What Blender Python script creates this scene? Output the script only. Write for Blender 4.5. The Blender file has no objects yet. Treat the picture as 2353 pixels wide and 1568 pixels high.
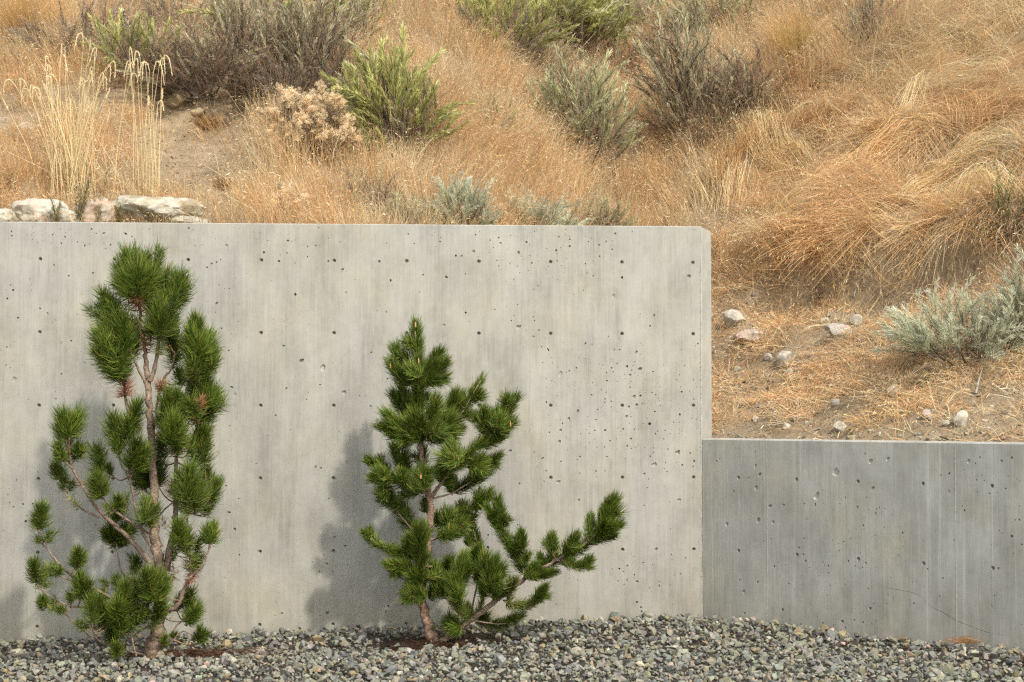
import bpy, bmesh, math, random
import numpy as np
from mathutils import Vector, Matrix
from mathutils.geometry import delaunay_2d_cdt
from mathutils import noise as mnoise

random.seed(7)
RNG = np.random.default_rng(7)
SC = bpy.context.scene
COL = SC.collection

# ------------------------------------------------------------------ camera, sky, sun, exposure
CAM_Z = 1.85
FPX = 4313.0                      # focal length in the pixels of a 2353 px wide picture
PITCH = math.atan(156.0 / FPX)
cam_d = bpy.data.cameras.new("camera")
cam = bpy.data.objects.new("camera", cam_d)
COL.objects.link(cam)
cam_d.sensor_width = 36.0
cam_d.lens = 36.0 * FPX / 2353.0
cam_d.clip_start = 0.1
cam_d.clip_end = 2000
cam.location = (0, 0, CAM_Z)
cam.rotation_euler = (math.pi / 2 + PITCH, 0, 0)
SC.camera = cam

LIGHT = Vector((-0.58, 0.92, -1.12)).normalized()
SUN_EL = math.asin(-LIGHT.z)
SUN_ROT = math.atan2(-LIGHT.x, -LIGHT.y)
world = bpy.data.worlds.new("World")
SC.world = world
world.use_nodes = True
wn = world.node_tree
bg = wn.nodes["Background"]
sky = wn.nodes.new("ShaderNodeTexSky")
sky.sky_type = 'NISHITA'
sky.sun_disc = False
sky.sun_elevation = SUN_EL
sky.sun_rotation = SUN_ROT
sky.air_density = 2.0
sky.dust_density = 3.0
sky.ozone_density = 1.0
hsv = wn.nodes.new("ShaderNodeHueSaturation")      # hazy late-summer sky, little blue in it
hsv.inputs["Saturation"].default_value = 0.45
wn.links.new(sky.outputs[0], hsv.inputs["Color"])
wn.links.new(hsv.outputs[0], bg.inputs[0])
bg.inputs[1].default_value = 0.15
sun_d = bpy.data.lights.new("sun", 'SUN')
sun_d.energy = 2.0
sun_d.angle = math.radians(1.3)
sun_d.color = (1.0, 0.93, 0.82)
sun = bpy.data.objects.new("sun", sun_d)
COL.objects.link(sun)
sun.rotation_euler = LIGHT.to_track_quat('-Z', 'Y').to_euler()
SC.view_settings.view_transform = 'Standard'
SC.view_settings.look = 'None'
SC.view_settings.gamma = 1.0
SC.view_settings.use_curve_mapping = False
SC.view_settings.exposure = 0.80
SC.cycles.use_denoising = False
SC.cycles.use_adaptive_sampling = False
SC.cycles.filter_width = 1.3

# ------------------------------------------------------------------ helpers
def smooth(a, b, x):
    t = np.clip((np.asarray(x, float) - a) / (b - a), 0, 1)
    return t * t * (3 - 2 * t)

def ray(px, py):
    u = (px - 1176.5) / FPX
    v = (784.0 - py) / FPX
    return Vector((u, math.cos(PITCH) - v * math.sin(PITCH), math.sin(PITCH) + v * math.cos(PITCH)))

def at(px, py, Y):
    r = ray(px, py)
    return Vector((0, 0, CAM_Z)) + r * (Y / r.y)

def proj(P):
    """world points (N,3) to the picture coordinates used for reading positions off the photograph"""
    P = np.asarray(P, float)
    x, y, z = P[..., 0], P[..., 1], P[..., 2] - CAM_Z
    c, s = math.cos(PITCH), math.sin(PITCH)
    d = y * c + z * s
    v = (-y * s + z * c) / d
    return 1176.5 + FPX * x / d, 784.0 - FPX * v, d

_NT = [np.random.default_rng(100 + i).random((64, 64)) for i in range(6)]
def vnoise(x, y, k=0):
    x = np.asarray(x, float); y = np.asarray(y, float)
    xi = np.floor(x).astype(int); yi = np.floor(y).astype(int)
    fx = x - xi; fy = y - yi
    fx = fx * fx * (3 - 2 * fx); fy = fy * fy * (3 - 2 * fy)
    T = _NT[k % 6]
    a = T[xi % 64, yi % 64]; b = T[(xi + 1) % 64, yi % 64]
    c = T[xi % 64, (yi + 1) % 64]; d = T[(xi + 1) % 64, (yi + 1) % 64]
    return (a * (1 - fx) + b * fx) * (1 - fy) + (c * (1 - fx) + d * fx) * fy - 0.5
def fbm(x, y, k=0, o=4):
    r = 0; a = 1; f = 1
    for i in range(o):
        r = r + a * vnoise(np.asarray(x) * f + 7.3 * i, np.asarray(y) * f + 3.1 * i, k + i)
        a *= 0.5; f *= 2.03
    return r

def link(o, parent=None):
    COL.objects.link(o)
    if parent is not None:
        o.parent = parent
    return o

def tag(o, label=None, cat=None, group=None, kind=None):
    if label: o['label'] = label
    if cat: o['category'] = cat
    if group: o['group'] = group
    if kind: o['kind'] = kind
    return o

def empty(name, loc=(0, 0, 0), rz=0.0):
    o = bpy.data.objects.new(name, None)
    o.empty_display_size = 0.1
    o.location = loc
    o.rotation_euler = (0, 0, rz)
    return link(o)

def raw_mesh(name, V, F, mat=None, col=None, smooth_sh=False):
    """V (N,3); F (M,k) with one k; col (N,3) per vertex"""
    V = np.asarray(V, np.float32); F = np.asarray(F, np.int32)
    m = bpy.data.meshes.new(name)
    k = F.shape[1]
    m.vertices.add(len(V)); m.vertices.foreach_set("co", V.ravel())
    m.loops.add(F.size); m.loops.foreach_set("vertex_index", F.ravel())
    m.polygons.add(len(F))
    m.polygons.foreach_set("loop_start", np.arange(0, F.size, k, dtype=np.int32))
    m.polygons.foreach_set("use_smooth", np.full(len(F), smooth_sh, dtype=bool))
    if col is not None:
        a = m.color_attributes.new("Col", 'FLOAT_COLOR', 'POINT')
        c4 = np.ones((len(V), 4), np.float32); c4[:, :3] = col
        a.data.foreach_set("color", c4.ravel())
    m.update(calc_edges=True)
    if mat: m.materials.append(mat)
    return m

def mobj(name, mesh, parent=None, loc=None):
    o = bpy.data.objects.new(name, mesh)
    if loc is not None: o.location = loc
    return link(o, parent)

def nrm(a):
    a = np.asarray(a, float)
    return a / np.maximum(np.linalg.norm(a, axis=-1, keepdims=True), 1e-9)

def ribbons(P, W, side, col):
    """P (N,K,3) centre lines, W (N,K) half widths, side (N,3), col (N,3) or (N,K,3) -> V, F, C (quads)"""
    N, K, _ = P.shape
    s = side[:, None, :] * W[:, :, None]
    V = np.stack([P - s, P + s], axis=2).reshape(N * K * 2, 3)
    base = (np.arange(N) * K * 2)[:, None]
    j = np.arange(K - 1)[None, :] * 2
    F = np.stack([base + j, base + j + 1, base + j + 3, base + j + 2], axis=-1).reshape(-1, 4)
    if col.ndim == 2: col = np.repeat(col[:, None, :], K, axis=1)
    C = np.repeat(col, 2, axis=1).reshape(-1, 3)
    return V, F, C

def perp(d, rng=RNG):
    r = rng.normal(size=d.shape)
    return nrm(np.cross(d, r))

def tube_arrays(path, radii, n=6):
    """path (K,3), radii (K,) -> V, F quads (open tube)"""
    path = np.asarray(path, float); K = len(path)
    T = np.gradient(path, axis=0); T = nrm(T)
    ref = np.array([0.3, 1.0, 0.1])
    A = nrm(np.cross(T, ref)); B = np.cross(T, A)
    ang = np.arange(n) * 2 * math.pi / n
    V = path[:, None, :] + radii[:, None, None] * (np.cos(ang)[None, :, None] * A[:, None, :] + np.sin(ang)[None, :, None] * B[:, None, :])
    V = V.reshape(-1, 3)
    F = []
    for i in range(K - 1):
        for j in range(n):
            F.append((i * n + j, i * n + (j + 1) % n, (i + 1) * n + (j + 1) % n, (i + 1) * n + j))
    return V, np.array(F)

def join(arrs):
    Vs, Fs, Cs = [], [], []; off = 0
    for a in arrs:
        Vs.append(a[0]); Fs.append(np.asarray(a[1]) + off); off += len(a[0])
        if len(a) > 2: Cs.append(a[2])
    return np.concatenate(Vs), np.concatenate(Fs), (np.concatenate(Cs) if Cs else None)

def catmull(pts, n=6):
    P = np.asarray(pts, float)
    if len(P) == 2:
        t = np.linspace(0, 1, n + 1)[:, None]
        return P[0] * (1 - t) + P[1] * t
    Q = np.vstack([2 * P[0] - P[1], P, 2 * P[-1] - P[-2]])
    out = []
    for i in range(1, len(Q) - 2):
        p0, p1, p2, p3 = Q[i - 1], Q[i], Q[i + 1], Q[i + 2]
        for t in np.arange(n) / n:
            out.append(0.5 * (2 * p1 + (p2 - p0) * t + (2 * p0 - 5 * p1 + 4 * p2 - p3) * t * t + (3 * p1 - p0 - 3 * p2 + p3) * t ** 3))
    out.append(P[-1])
    return np.array(out)

FACE = np.array([0.25, -0.62, 0.62])
def turned(d, rng, spread=0.75, ref=None):
    """width vectors that turn a thin round blade's flat stand-in mostly outwards from the slope"""
    r = (FACE if ref is None else ref) + rng.normal(0, spread, d.shape)
    return nrm(np.cross(d, r))

# ------------------------------------------------------------------ materials
def new_mat(name):
    m = bpy.data.materials.new(name); m.use_nodes = True
    nt = m.node_tree
    return m, nt, nt.nodes["Principled BSDF"], nt.nodes["Material Output"]

def N(nt, t, **kw):
    n = nt.nodes.new(t)
    for k, v in kw.items(): setattr(n, k, v)
    return n

def leaf_mat(name, rough=0.5, transl=0.2, var=0.25, tint=(1, 1, 1), spec=0.3):
    """colour from the per-blade attribute, varied per object; a share of the light passes through"""
    m, nt, b, out = new_mat(name)
    a = N(nt, "ShaderNodeAttribute", attribute_name="Col")
    oi = N(nt, "ShaderNodeObjectInfo")
    mr = N(nt, "ShaderNodeMapRange"); mr.inputs[3].default_value = 1 - var; mr.inputs[4].default_value = 1 + var
    nt.links.new(oi.outputs["Random"], mr.inputs[0])
    mul = N(nt, "ShaderNodeMix", data_type='RGBA', blend_type='MULTIPLY'); mul.inputs[0].default_value = 1
    nt.links.new(a.outputs["Color"], mul.inputs[6])
    cmb = N(nt, "ShaderNodeCombineColor")
    for i in range(3):
        mm = N(nt, "ShaderNodeMath", operation='MULTIPLY'); mm.inputs[1].default_value = tint[i]
        nt.links.new(mr.outputs[0], mm.inputs[0]); nt.links.new(mm.outputs[0], cmb.inputs[i])
    nt.links.new(cmb.outputs[0], mul.inputs[7])
    nt.links.new(mul.outputs[2], b.inputs["Base Color"])
    b.inputs["Roughness"].default_value = rough
    b.inputs["Specular IOR Level"].default_value = spec
    tr = N(nt, "ShaderNodeBsdfTranslucent"); nt.links.new(mul.outputs[2], tr.inputs[0])
    mx = N(nt, "ShaderNodeMixShader"); mx.inputs[0].default_value = transl
    nt.links.new(b.outputs[0], mx.inputs[1]); nt.links.new(tr.outputs[0], mx.inputs[2])
    nt.links.new(mx.outputs[0], out.inputs[0])
    return m

def ramp(nt, stops):
    r = N(nt, "ShaderNodeValToRGB")
    e = r.color_ramp.elements
    while len(e) > 1: e.remove(e[-1])
    e[0].position = stops[0][0]; e[0].color = (*stops[0][1], 1)
    for p, c in stops[1:]:
        x = e.new(p); x.color = (*c, 1)
    return r

def concrete(name, dark, mid, light, streak=0.5, white=0.0):
    m, nt, b, out = new_mat(name)
    tc = N(nt, "ShaderNodeTexCoord")
    def mapped(sx, sy, sz, off=(0, 0, 0)):
        mp = N(nt, "ShaderNodeMapping"); mp.inputs["Scale"].default_value = (sx, sy, sz); mp.inputs["Location"].default_value = off
        nt.links.new(tc.outputs["Object"], mp.inputs[0]); return mp
    def noise(mp, scale, det=6, rough=0.55):
        n = N(nt, "ShaderNodeTexNoise"); n.inputs["Scale"].default_value = scale; n.inputs["Detail"].default_value = det
        n.inputs["Roughness"].default_value = rough
        nt.links.new(mp.outputs[0], n.inputs["Vector"]); return n
    big = noise(mapped(1, 1, 0.55), 2.6, 7, 0.66)
    st1 = noise(mapped(6, 6, 1.0), 1.0, 6, 0.62)       # broad runs down the face
    st2 = noise(mapped(60, 60, 1.6), 1.0, 4, 0.65)     # the grain of the form plywood
    mot = noise(mapped(1, 1, 1), 14, 8, 0.7)
    def add(a, wa, bb, wb):
        x = N(nt, "ShaderNodeMath", operation='MULTIPLY'); x.inputs[1].default_value = wa; nt.links.new(a, x.inputs[0])
        y = N(nt, "ShaderNodeMath", operation='MULTIPLY_ADD'); y.inputs[1].default_value = wb
        nt.links.new(bb, y.inputs[0]); nt.links.new(x.outputs[0], y.inputs[2]); return y.outputs[0]
    s = add(big.outputs[0], 0.46, st1.outputs[0], 0.12 + 0.2 * streak)
    s = add(s, 1.0, st2.outputs[0], 0.20)
    s = add(s, 1.0, mot.outputs[0], 0.16)
    tot = 0.46 + 0.12 + 0.2 * streak + 0.20 + 0.16
    sc = N(nt, "ShaderNodeMath", operation='MULTIPLY'); sc.inputs[1].default_value = 1 / tot; nt.links.new(s, sc.inputs[0])
    r = ramp(nt, [(0.39, dark), (0.5, mid), (0.59, light)])
    nt.links.new(sc.outputs[0], r.inputs[0])
    # slow shifts of hue, cool to warm
    hue = noise(mapped(1.3, 1.3, 1.0, (3, 1, 7)), 1.6, 5)
    hr = ramp(nt, [(0.36, (0.975, 0.985, 1.01)), (0.52, (1, 1, 1)), (0.66, (1.02, 1.0, 0.945))])
    nt.links.new(hue.outputs[0], hr.inputs[0])
    mu = N(nt, "ShaderNodeMix", data_type='RGBA', blend_type='MULTIPLY'); mu.inputs[0].default_value = 1
    nt.links.new(r.outputs[0], mu.inputs[6]); nt.links.new(hr.outputs[0], mu.inputs[7])
    col = mu.outputs[2]
    # dirt in narrow darker runs
    dr = noise(mapped(5, 5, 0.6, (11, 3, 2)), 1.6, 7, 0.68)
    drr = ramp(nt, [(0.55, (0, 0, 0)), (0.72, (1, 1, 1))]); nt.links.new(dr.outputs[0], drr.inputs[0])
    drm = N(nt, "ShaderNodeMath", operation='MULTIPLY'); drm.inputs[1].default_value = 0.42; nt.links.new(drr.outputs[0], drm.inputs[0])
    mm = N(nt, "ShaderNodeMix", data_type='RGBA', blend_type='MULTIPLY')
    nt.links.new(drm.outputs[0], mm.inputs[0]); nt.links.new(col, mm.inputs[6]); mm.inputs[7].default_value = (0.62, 0.61, 0.55, 1)
    col = mm.outputs[2]
    if white > 0:   # lime runs
        wv = noise(mapped(16, 16, 0.22, (5, 9, 1)), 1.0, 5, 0.7)
        wr = ramp(nt, [(0.56, (0, 0, 0)), (0.68, (1, 1, 1))]); nt.links.new(wv.outputs[0], wr.inputs[0])
        wm = N(nt, "ShaderNodeMath", operation='MULTIPLY'); wm.inputs[1].default_value = white; nt.links.new(wr.outputs[0], wm.inputs[0])
        mw = N(nt, "ShaderNodeMix", data_type='RGBA')
        nt.links.new(wm.outputs[0], mw.inputs[0]); nt.links.new(col, mw.inputs[6]); mw.inputs[7].default_value = (0.55, 0.56, 0.55, 1)
        col = mw.outputs[2]
    # dust and splashed soil clinging to the foot of the wall, in ragged tongues
    sx = N(nt, "ShaderNodeSeparateXYZ"); nt.links.new(tc.outputs["Object"], sx.inputs[0])
    sp = noise(mapped(4, 4, 1.5, (2, 8, 4)), 1.4, 7, 0.65)
    hz = N(nt, "ShaderNodeMath", operation='MULTIPLY_ADD'); hz.inputs[1].default_value = 1.3; nt.links.new(sp.outputs[0], hz.inputs[0]); hz.inputs[2].default_value = -0.42
    df = N(nt, "ShaderNodeMath", operation='SUBTRACT'); nt.links.new(hz.outputs[0], df.inputs[0]); nt.links.new(sx.outputs[2], df.inputs[1])
    sm = N(nt, "ShaderNodeMapRange"); sm.inputs[1].default_value = -0.25; sm.inputs[2].default_value = 0.3; sm.inputs[4].default_value = 0.42
    nt.links.new(df.outputs[0], sm.inputs[0])
    ms = N(nt, "ShaderNodeMix", data_type='RGBA', blend_type='MULTIPLY'); nt.links.new(sm.outputs[0], ms.inputs[0]); nt.links.new(col, ms.inputs[6]); ms.inputs[7].default_value = (0.80, 0.74, 0.60, 1)
    col = ms.outputs[2]
    nt.links.new(col, b.inputs["Base Color"])
    b.inputs["Roughness"].default_value = 0.85
    b.inputs["Specular IOR Level"].default_value = 0.25
    bp = N(nt, "ShaderNodeBump"); bp.inputs["Strength"].default_value = 0.35; bp.inputs["Distance"].default_value = 0.004
    vo = N(nt, "ShaderNodeTexVoronoi"); vo.inputs["Scale"].default_value = 38
    nt.links.new(mapped(1, 1, 1).outputs[0], vo.inputs["Vector"])
    vr = ramp(nt, [(0.05, (0, 0, 0)), (0.16, (1, 1, 1))]); nt.links.new(vo.outputs["Distance"], vr.inputs[0])
    h = add(st2.outputs[0], 0.6, vr.outputs[0], 0.5)
    h = add(h, 1.0, mot.outputs[0], 0.8)
    nt.links.new(h, bp.inputs["Height"]); nt.links.new(bp.outputs[0], b.inputs["Normal"])
    return m

def stone_mat(name, noise_scale=30, mix=0.35, bump=0.4, dist=0.01, use_attr=True, base=(0.4, 0.37, 0.3)):
    m, nt, b, out = new_mat(name)
    tc = N(nt, "ShaderNodeTexCoord")
    n = N(nt, "ShaderNodeTexNoise"); n.inputs["Scale"].default_value = noise_scale; n.inputs["Detail"].default_value = 8; n.inputs["Roughness"].default_value = 0.65
    nt.links.new(tc.outputs["Object"], n.inputs["Vector"])
    r = ramp(nt, [(0.3, (1 - mix,) * 3), (0.7, (1 + mix,) * 3)]); nt.links.new(n.outputs[0], r.inputs[0])
    mu = N(nt, "ShaderNodeMix", data_type='RGBA', blend_type='MULTIPLY'); mu.inputs[0].default_value = 1
    if use_attr:
        a = N(nt, "ShaderNodeAttribute", attribute_name="Col"); nt.links.new(a.outputs["Color"], mu.inputs[6])
    else:
        mu.inputs[6].default_value = (*base, 1)
    nt.links.new(r.outputs[0], mu.inputs[7]); nt.links.new(mu.outputs[2], b.inputs["Base Color"])
    b.inputs["Roughness"].default_value = 0.8; b.inputs["Specular IOR Level"].default_value = 0.3
    bp = N(nt, "ShaderNodeBump"); bp.inputs["Strength"].default_value = bump; bp.inputs["Distance"].default_value = dist
    nt.links.new(n.outputs[0], bp.inputs["Height"]); nt.links.new(bp.outputs[0], b.inputs["Normal"])
    return m

def soil_mat(name, stops, s1=1.5, s2=22, dist=0.03):
    m, nt, b, out = new_mat(name)
    tc = N(nt, "ShaderNodeTexCoord")
    n1 = N(nt, "ShaderNodeTexNoise"); n1.inputs["Scale"].default_value = s1; n1.inputs["Detail"].default_value = 8; n1.inputs["Roughness"].default_value = 0.6
    n2 = N(nt, "ShaderNodeTexNoise"); n2.inputs["Scale"].default_value = s2; n2.inputs["Detail"].default_value = 8; n2.inputs["Roughness"].default_value = 0.7
    for n in (n1, n2): nt.links.new(tc.outputs["Object"], n.inputs["Vector"])
    ad = N(nt, "ShaderNodeMath", operation='ADD'); nt.links.new(n1.outputs[0], ad.inputs[0]); nt.links.new(n2.outputs[0], ad.inputs[1])
    hf = N(nt, "ShaderNodeMath", operation='MULTIPLY'); hf.inputs[1].default_value = 0.5; nt.links.new(ad.outputs[0], hf.inputs[0])
    r = ramp(nt, stops); nt.links.new(hf.outputs[0], r.inputs[0]); nt.links.new(r.outputs[0], b.inputs["Base Color"])
    b.inputs["Roughness"].default_value = 0.95; b.inputs["Specular IOR Level"].default_value = 0.1
    bp = N(nt, "ShaderNodeBump"); bp.inputs["Strength"].default_value = 0.8; bp.inputs["Distance"].default_value = dist
    nt.links.new(n2.outputs[0], bp.inputs["Height"]); nt.links.new(bp.outputs[0], b.inputs["Normal"])
    return m

M_CONC = concrete("pale_concrete", (0.225, 0.22, 0.196), (0.304, 0.296, 0.264), (0.356, 0.348, 0.313), 0.3)
M_CONC2 = concrete("grey_concrete", (0.262, 0.254, 0.226), (0.357, 0.349, 0.314), (0.435, 0.428, 0.390), 0.45, 0.55)
M_SEAM = stone_mat("cement_fin", 60, 0.2, 0.3, 0.003, False, (0.38, 0.37, 0.33))
M_PLUG = stone_mat("tie_recess_cement", 60, 0.25, 0.3, 0.003, False, (0.34, 0.325, 0.28))
M_GRAVEL = stone_mat("crushed_rock", 45, 0.35, 0.35, 0.006)
M_SOILHILL = soil_mat("dry_hill_soil", [(0.33, (0.13, 0.095, 0.06)), (0.48, (0.27, 0.205, 0.13)), (0.66, (0.39, 0.31, 0.21))], 2.2, 16, 0.06)
M_BED = soil_mat("bed_soil_gap_shade", [(0.35, (0.035, 0.028, 0.022)), (0.5, (0.06, 0.05, 0.04)), (0.65, (0.11, 0.10, 0.085))], 2.0, 30, 0.02)  # soil, its dark tone also paints the shade in the gravel gaps
M_BARK = stone_mat("pine_bark", 55, 0.5, 0.9, 0.012)
M_NEEDLE = leaf_mat("pine_needles", 0.5, 0.16, 0.15, spec=0.22)
M_GRASS = leaf_mat("dry_grass_blades", 0.6, 0.4, 0.0)
M_SAGE = leaf_mat("sage_leaves", 0.7, 0.48, 0.28, spec=0.12)
M_TWIG = leaf_mat("dry_twigs", 0.8, 0.0, 0.12, spec=0.1)

# ------------------------------------------------------------------ terrain
CORNER = (1.617, 16.0)
A1 = math.radians(4.0)
A2 = math.radians(-45.5)
TOP1, TOP2 = 3.41, 1.60

BUMPS = []     # (x, y, radius, height) filled once the plain slope is known
def hill0(x, y):
    x = np.asarray(x, float); y = np.asarray(y, float)
    dl = y - (16.30 + (x - CORNER[0]) * 0.07)
    xr = np.clip(x, CORNER[0], 6.0) - CORNER[0]
    dr = 0.78 * (y - 16.30 + 1.0 * xr) 
    w = smooth(-1.3, 1.72, x)
    def prof(d, z0, s1, d1, s2, k):
        t = (d - d1)
        return z0 + s1 * d + (s2 - s1) * 0.5 * (t + np.sqrt(t * t + k * k)) - (s2 - s1) * 0.5 * (-d1 + math.sqrt(d1 * d1 + k * k))
    zl = prof(dl, 3.26, 0.30, 0.9, 0.56, 0.4)
    zr = prof(dr, 1.57, 0.50, 0.9, 0.74, 0.5)
    z = zl * (1 - w) + zr * w
    # far crest
    return z - 0.012 * np.maximum(y - 26, 0) ** 2

def hill(x, y):
    x = np.asarray(x, float); y = np.asarray(y, float)
    z = hill0(x, y)
    edge = smooth(0.0, 0.8, y - np.where(x < CORNER[0], 16.3, 16.3 - (x - CORNER[0]) * 1.02))
    for bx, by, br, bh in BUMPS:
        z = z + bh * np.exp(-((x - bx) ** 2 + (y - by) ** 2) / (br * br))
    return z + edge * (0.22 * fbm(x * 0.9, y * 0.9, 1, 4) + 0.06 * fbm(x * 5, y * 5, 3, 3) + 0.018 * fbm(x * 14, y * 14, 1, 2))

def hit(px, py, f=None, y0=None):
    on_slope = f is None
    f = f or hill
    r = ray(px, py)
    Y = y0 or 13.0
    prev = None
    while Y < 60:
        p = Vector((0, 0, CAM_Z)) + r * (Y / r.y)
        toe = 16.3 if p.x < CORNER[0] else 16.3 - (p.x - CORNER[0]) * 1.02
        if Y > toe - 0.05 or not on_slope:
            g = p.z - float(f(p.x, p.y))
            if g <= 0: return Vector((p.x, p.y, float(f(p.x, p.y))))
        Y += 0.03
    return p

# mounds and hollows read off the photograph: (px, py, radius m, height m)
_b = []
LEDGES = [[(1745, 640), (1830, 618), (1930, 612), (2020, 602)], [(2020, 604), (2100, 590), (2200, 562), (2345, 540)], [(2040, 372), (2095, 345), (2175, 322)], [(1800, 330), (1822, 365), (1850, 392), (1880, 402)], [(2170, 95), (2210, 110), (2260, 118)], [(2200, 395), (2260, 385), (2330, 375)]]
SOILCUT = [[(470, 232), (560, 205), (640, 196), (720, 200), (800, 226)], [(360, 205), (430, 200)], [(1250, 140), (1330, 130), (1400, 70)]]
for lines, up, dn, off in ((LEDGES, 0.085, -0.20, 42), (SOILCUT, 0.06, -0.18, 32)):
    for ln in lines:
        path = catmull([(a, b_, 0) for a, b_ in ln], 4)
        for a, b_, _ in path[::2]:
            p = hit(a, b_ - 8, hill0, 15.5); _b.append((p.x, p.y, 0.20, up))
            p = hit(a, b_ + off, hill0, 15.5); _b.append((p.x, p.y, 0.17, dn))
for px, py, r_, h_ in [(560, 200, 0.6, 0.22), (420, 190, 0.5, 0.18), (700, 120, 0.7, 0.25), (480, 330, 0.5, -0.12), (1250, 90, 0.8, 0.2),
                       (1880, 380, 0.42, -0.24), (2050, 330, 0.35, 0.16), (1740, 360, 0.3, 0.14), (1850, 545, 0.34, 0.28), (2050, 545, 0.36, 0.32),
                       (2250, 525, 0.36, 0.32), (1850, 668, 0.27, -0.26), (2050, 655, 0.28, -0.28), (2250, 625, 0.25, -0.2), (2100, 110, 0.5, 0.15), (2290, 250, 0.45, 0.15)]:
    p = hit(px, py, hill0, 15.5)
    _b.append((p.x, p.y, r_, h_))
BUMPS = _b
# the same surface read from a fine table (2 cm), so that thousands of blades can be rooted quickly
_gx = np.arange(-9.5, 9.5, 0.02); _gy = np.arange(12.0, 29.0, 0.02)
_HG = hill(*np.meshgrid(_gx, _gy))
_hill_exact = hill
def hill(x, y):
    x = np.asarray(x, float); y = np.asarray(y, float)
    u = (x + 9.5) / 0.02; v = (y - 12.0) / 0.02
    inside = (u >= 0) & (v >= 0) & (u < len(_gx) - 1.01) & (v < len(_gy) - 1.01)
    u = np.clip(u, 0, len(_gx) - 1.01); v = np.clip(v, 0, len(_gy) - 1.01)
    i = u.astype(int); j = v.astype(int); fu = u - i; fv = v - j
    z = (_HG[j, i] * (1 - fu) + _HG[j, i + 1] * fu) * (1 - fv) + (_HG[j + 1, i] * (1 - fu) + _HG[j + 1, i + 1] * fu) * fv
    return z if np.all(inside) else np.where(inside, z, _hill_exact(x, y))

def ground_z(x, y):
    x = np.asarray(x, float); y = np.asarray(y, float)
    wall_y = np.where(x < CORNER[0], 16.0 + (x - CORNER[0]) * 0.07, 16.0 - (x - CORNER[0]) * 1.02)
    bank = 0.05 * smooth(1.0, 0.0, wall_y - y)
    return 0.004 + 0.026 * np.clip(x, -8, 8) - 0.075 * smooth(1.2, 4.0, x) + bank + 0.05 * fbm(x * 0.8, y * 0.8, 2, 3)

def grid_mesh(name, xs, ys, f, mat, sm=True):
    X, Y = np.meshgrid(xs, ys)
    Z = f(X, Y)
    V = np.stack([X, Y, Z], -1).reshape(-1, 3)
    nx, ny = len(xs), len(ys)
    i = np.arange((ny - 1) * nx).reshape(ny - 1, nx)[:, :-1].ravel()
    F = np.stack([i, i + 1, i + nx + 1, i + nx], -1)
    return raw_mesh(name, V, F, mat, None, sm)

xs = np.concatenate([np.linspace(-60, -8, 27), np.linspace(-7.9, 7.9, 200), np.linspace(8, 60, 27)])
ys = np.linspace(11.2, 16.6, 80)
g = mobj("ground", grid_mesh("ground", xs, ys, lambda x, y: ground_z(x, y) - 0.035, M_BED))
tag(g, "soil bed under the crushed rock, kept dark to paint the shade between stones", kind='structure')
M_YARD = soil_mat("pale_crushed_rock_yard", [(0.35, (0.22, 0.22, 0.20)), (0.5, (0.34, 0.335, 0.30)), (0.65, (0.46, 0.45, 0.40))], 3.0, 60, 0.02)  # unseen ground, made pale to bounce light onto the walls
yd = mobj("yard", grid_mesh("yard", xs, np.concatenate([np.linspace(-60, 8, 30), np.linspace(8.3, 11.2, 30)]), lambda x, y: ground_z(x, y) - 0.035, M_YARD))
tag(yd, "unseen yard of crushed rock in front of the walls, made pale to bounce light", kind='structure')

# hillside behind the walls: rows run from a line just behind the wall faces up the slope
def wall_back(x):
    return np.where(x < CORNER[0], 16.0 + (x - CORNER[0]) * 0.07 + 0.12, np.maximum(16.0 - (x - CORNER[0]) * 1.02, 8.0) + 0.14)
hx = np.concatenate([np.linspace(-60, -9, 26), np.linspace(-8.8, 8.8, 300), np.linspace(9, 60, 26)])
dv = np.concatenate([[0.0], np.linspace(0.1, 9.5, 190), np.linspace(10, 60, 40)])
X = np.repeat(hx[None, :], len(dv), 0)
Y = wall_back(X) + dv[:, None]
Z = hill(X, Y)
Z[0] -= 0.6
i = np.arange((len(dv) - 1) * len(hx)).reshape(len(dv) - 1, len(hx))[:, :-1].ravel()
nx = len(hx)
hm = raw_mesh("hillside", np.stack([X, Y, Z], -1).reshape(-1, 3), np.stack([i, i + 1, i + nx + 1, i + nx], -1), M_SOILHILL, None, True)
tag(mobj("hillside", hm), "steep dry hillside of pale brown soil behind the walls", kind='structure')

# ------------------------------------------------------------------ concrete walls
def tie_mesh(r=0.0165):
    n = 12
    V = []; F = []
    rings = [(r, 0.0), (r * 0.93, 0.012), (r * 0.66, 0.024), (r * 0.40, 0.024), (r * 0.36, 0.045)]
    for rr, d in rings:
        for k in range(n):
            a = 2 * math.pi * k / n
            V.append((rr * math.cos(a), d, rr * math.sin(a)))
    for q in range(len(rings) - 1):
        for k in range(n):
            F.append((q * n + k, q * n + (k + 1) % n, (q + 1) * n + (k + 1) % n, (q + 1) * n + k))
    m = bpy.data.meshes.new("tie_hole")
    F.append(tuple(range((len(rings) - 1) * n, len(rings) * n)))
    m.from_pydata(V, [], F); m.materials.append(M_PLUG)
    return m
TIE = tie_mesh()

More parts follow.
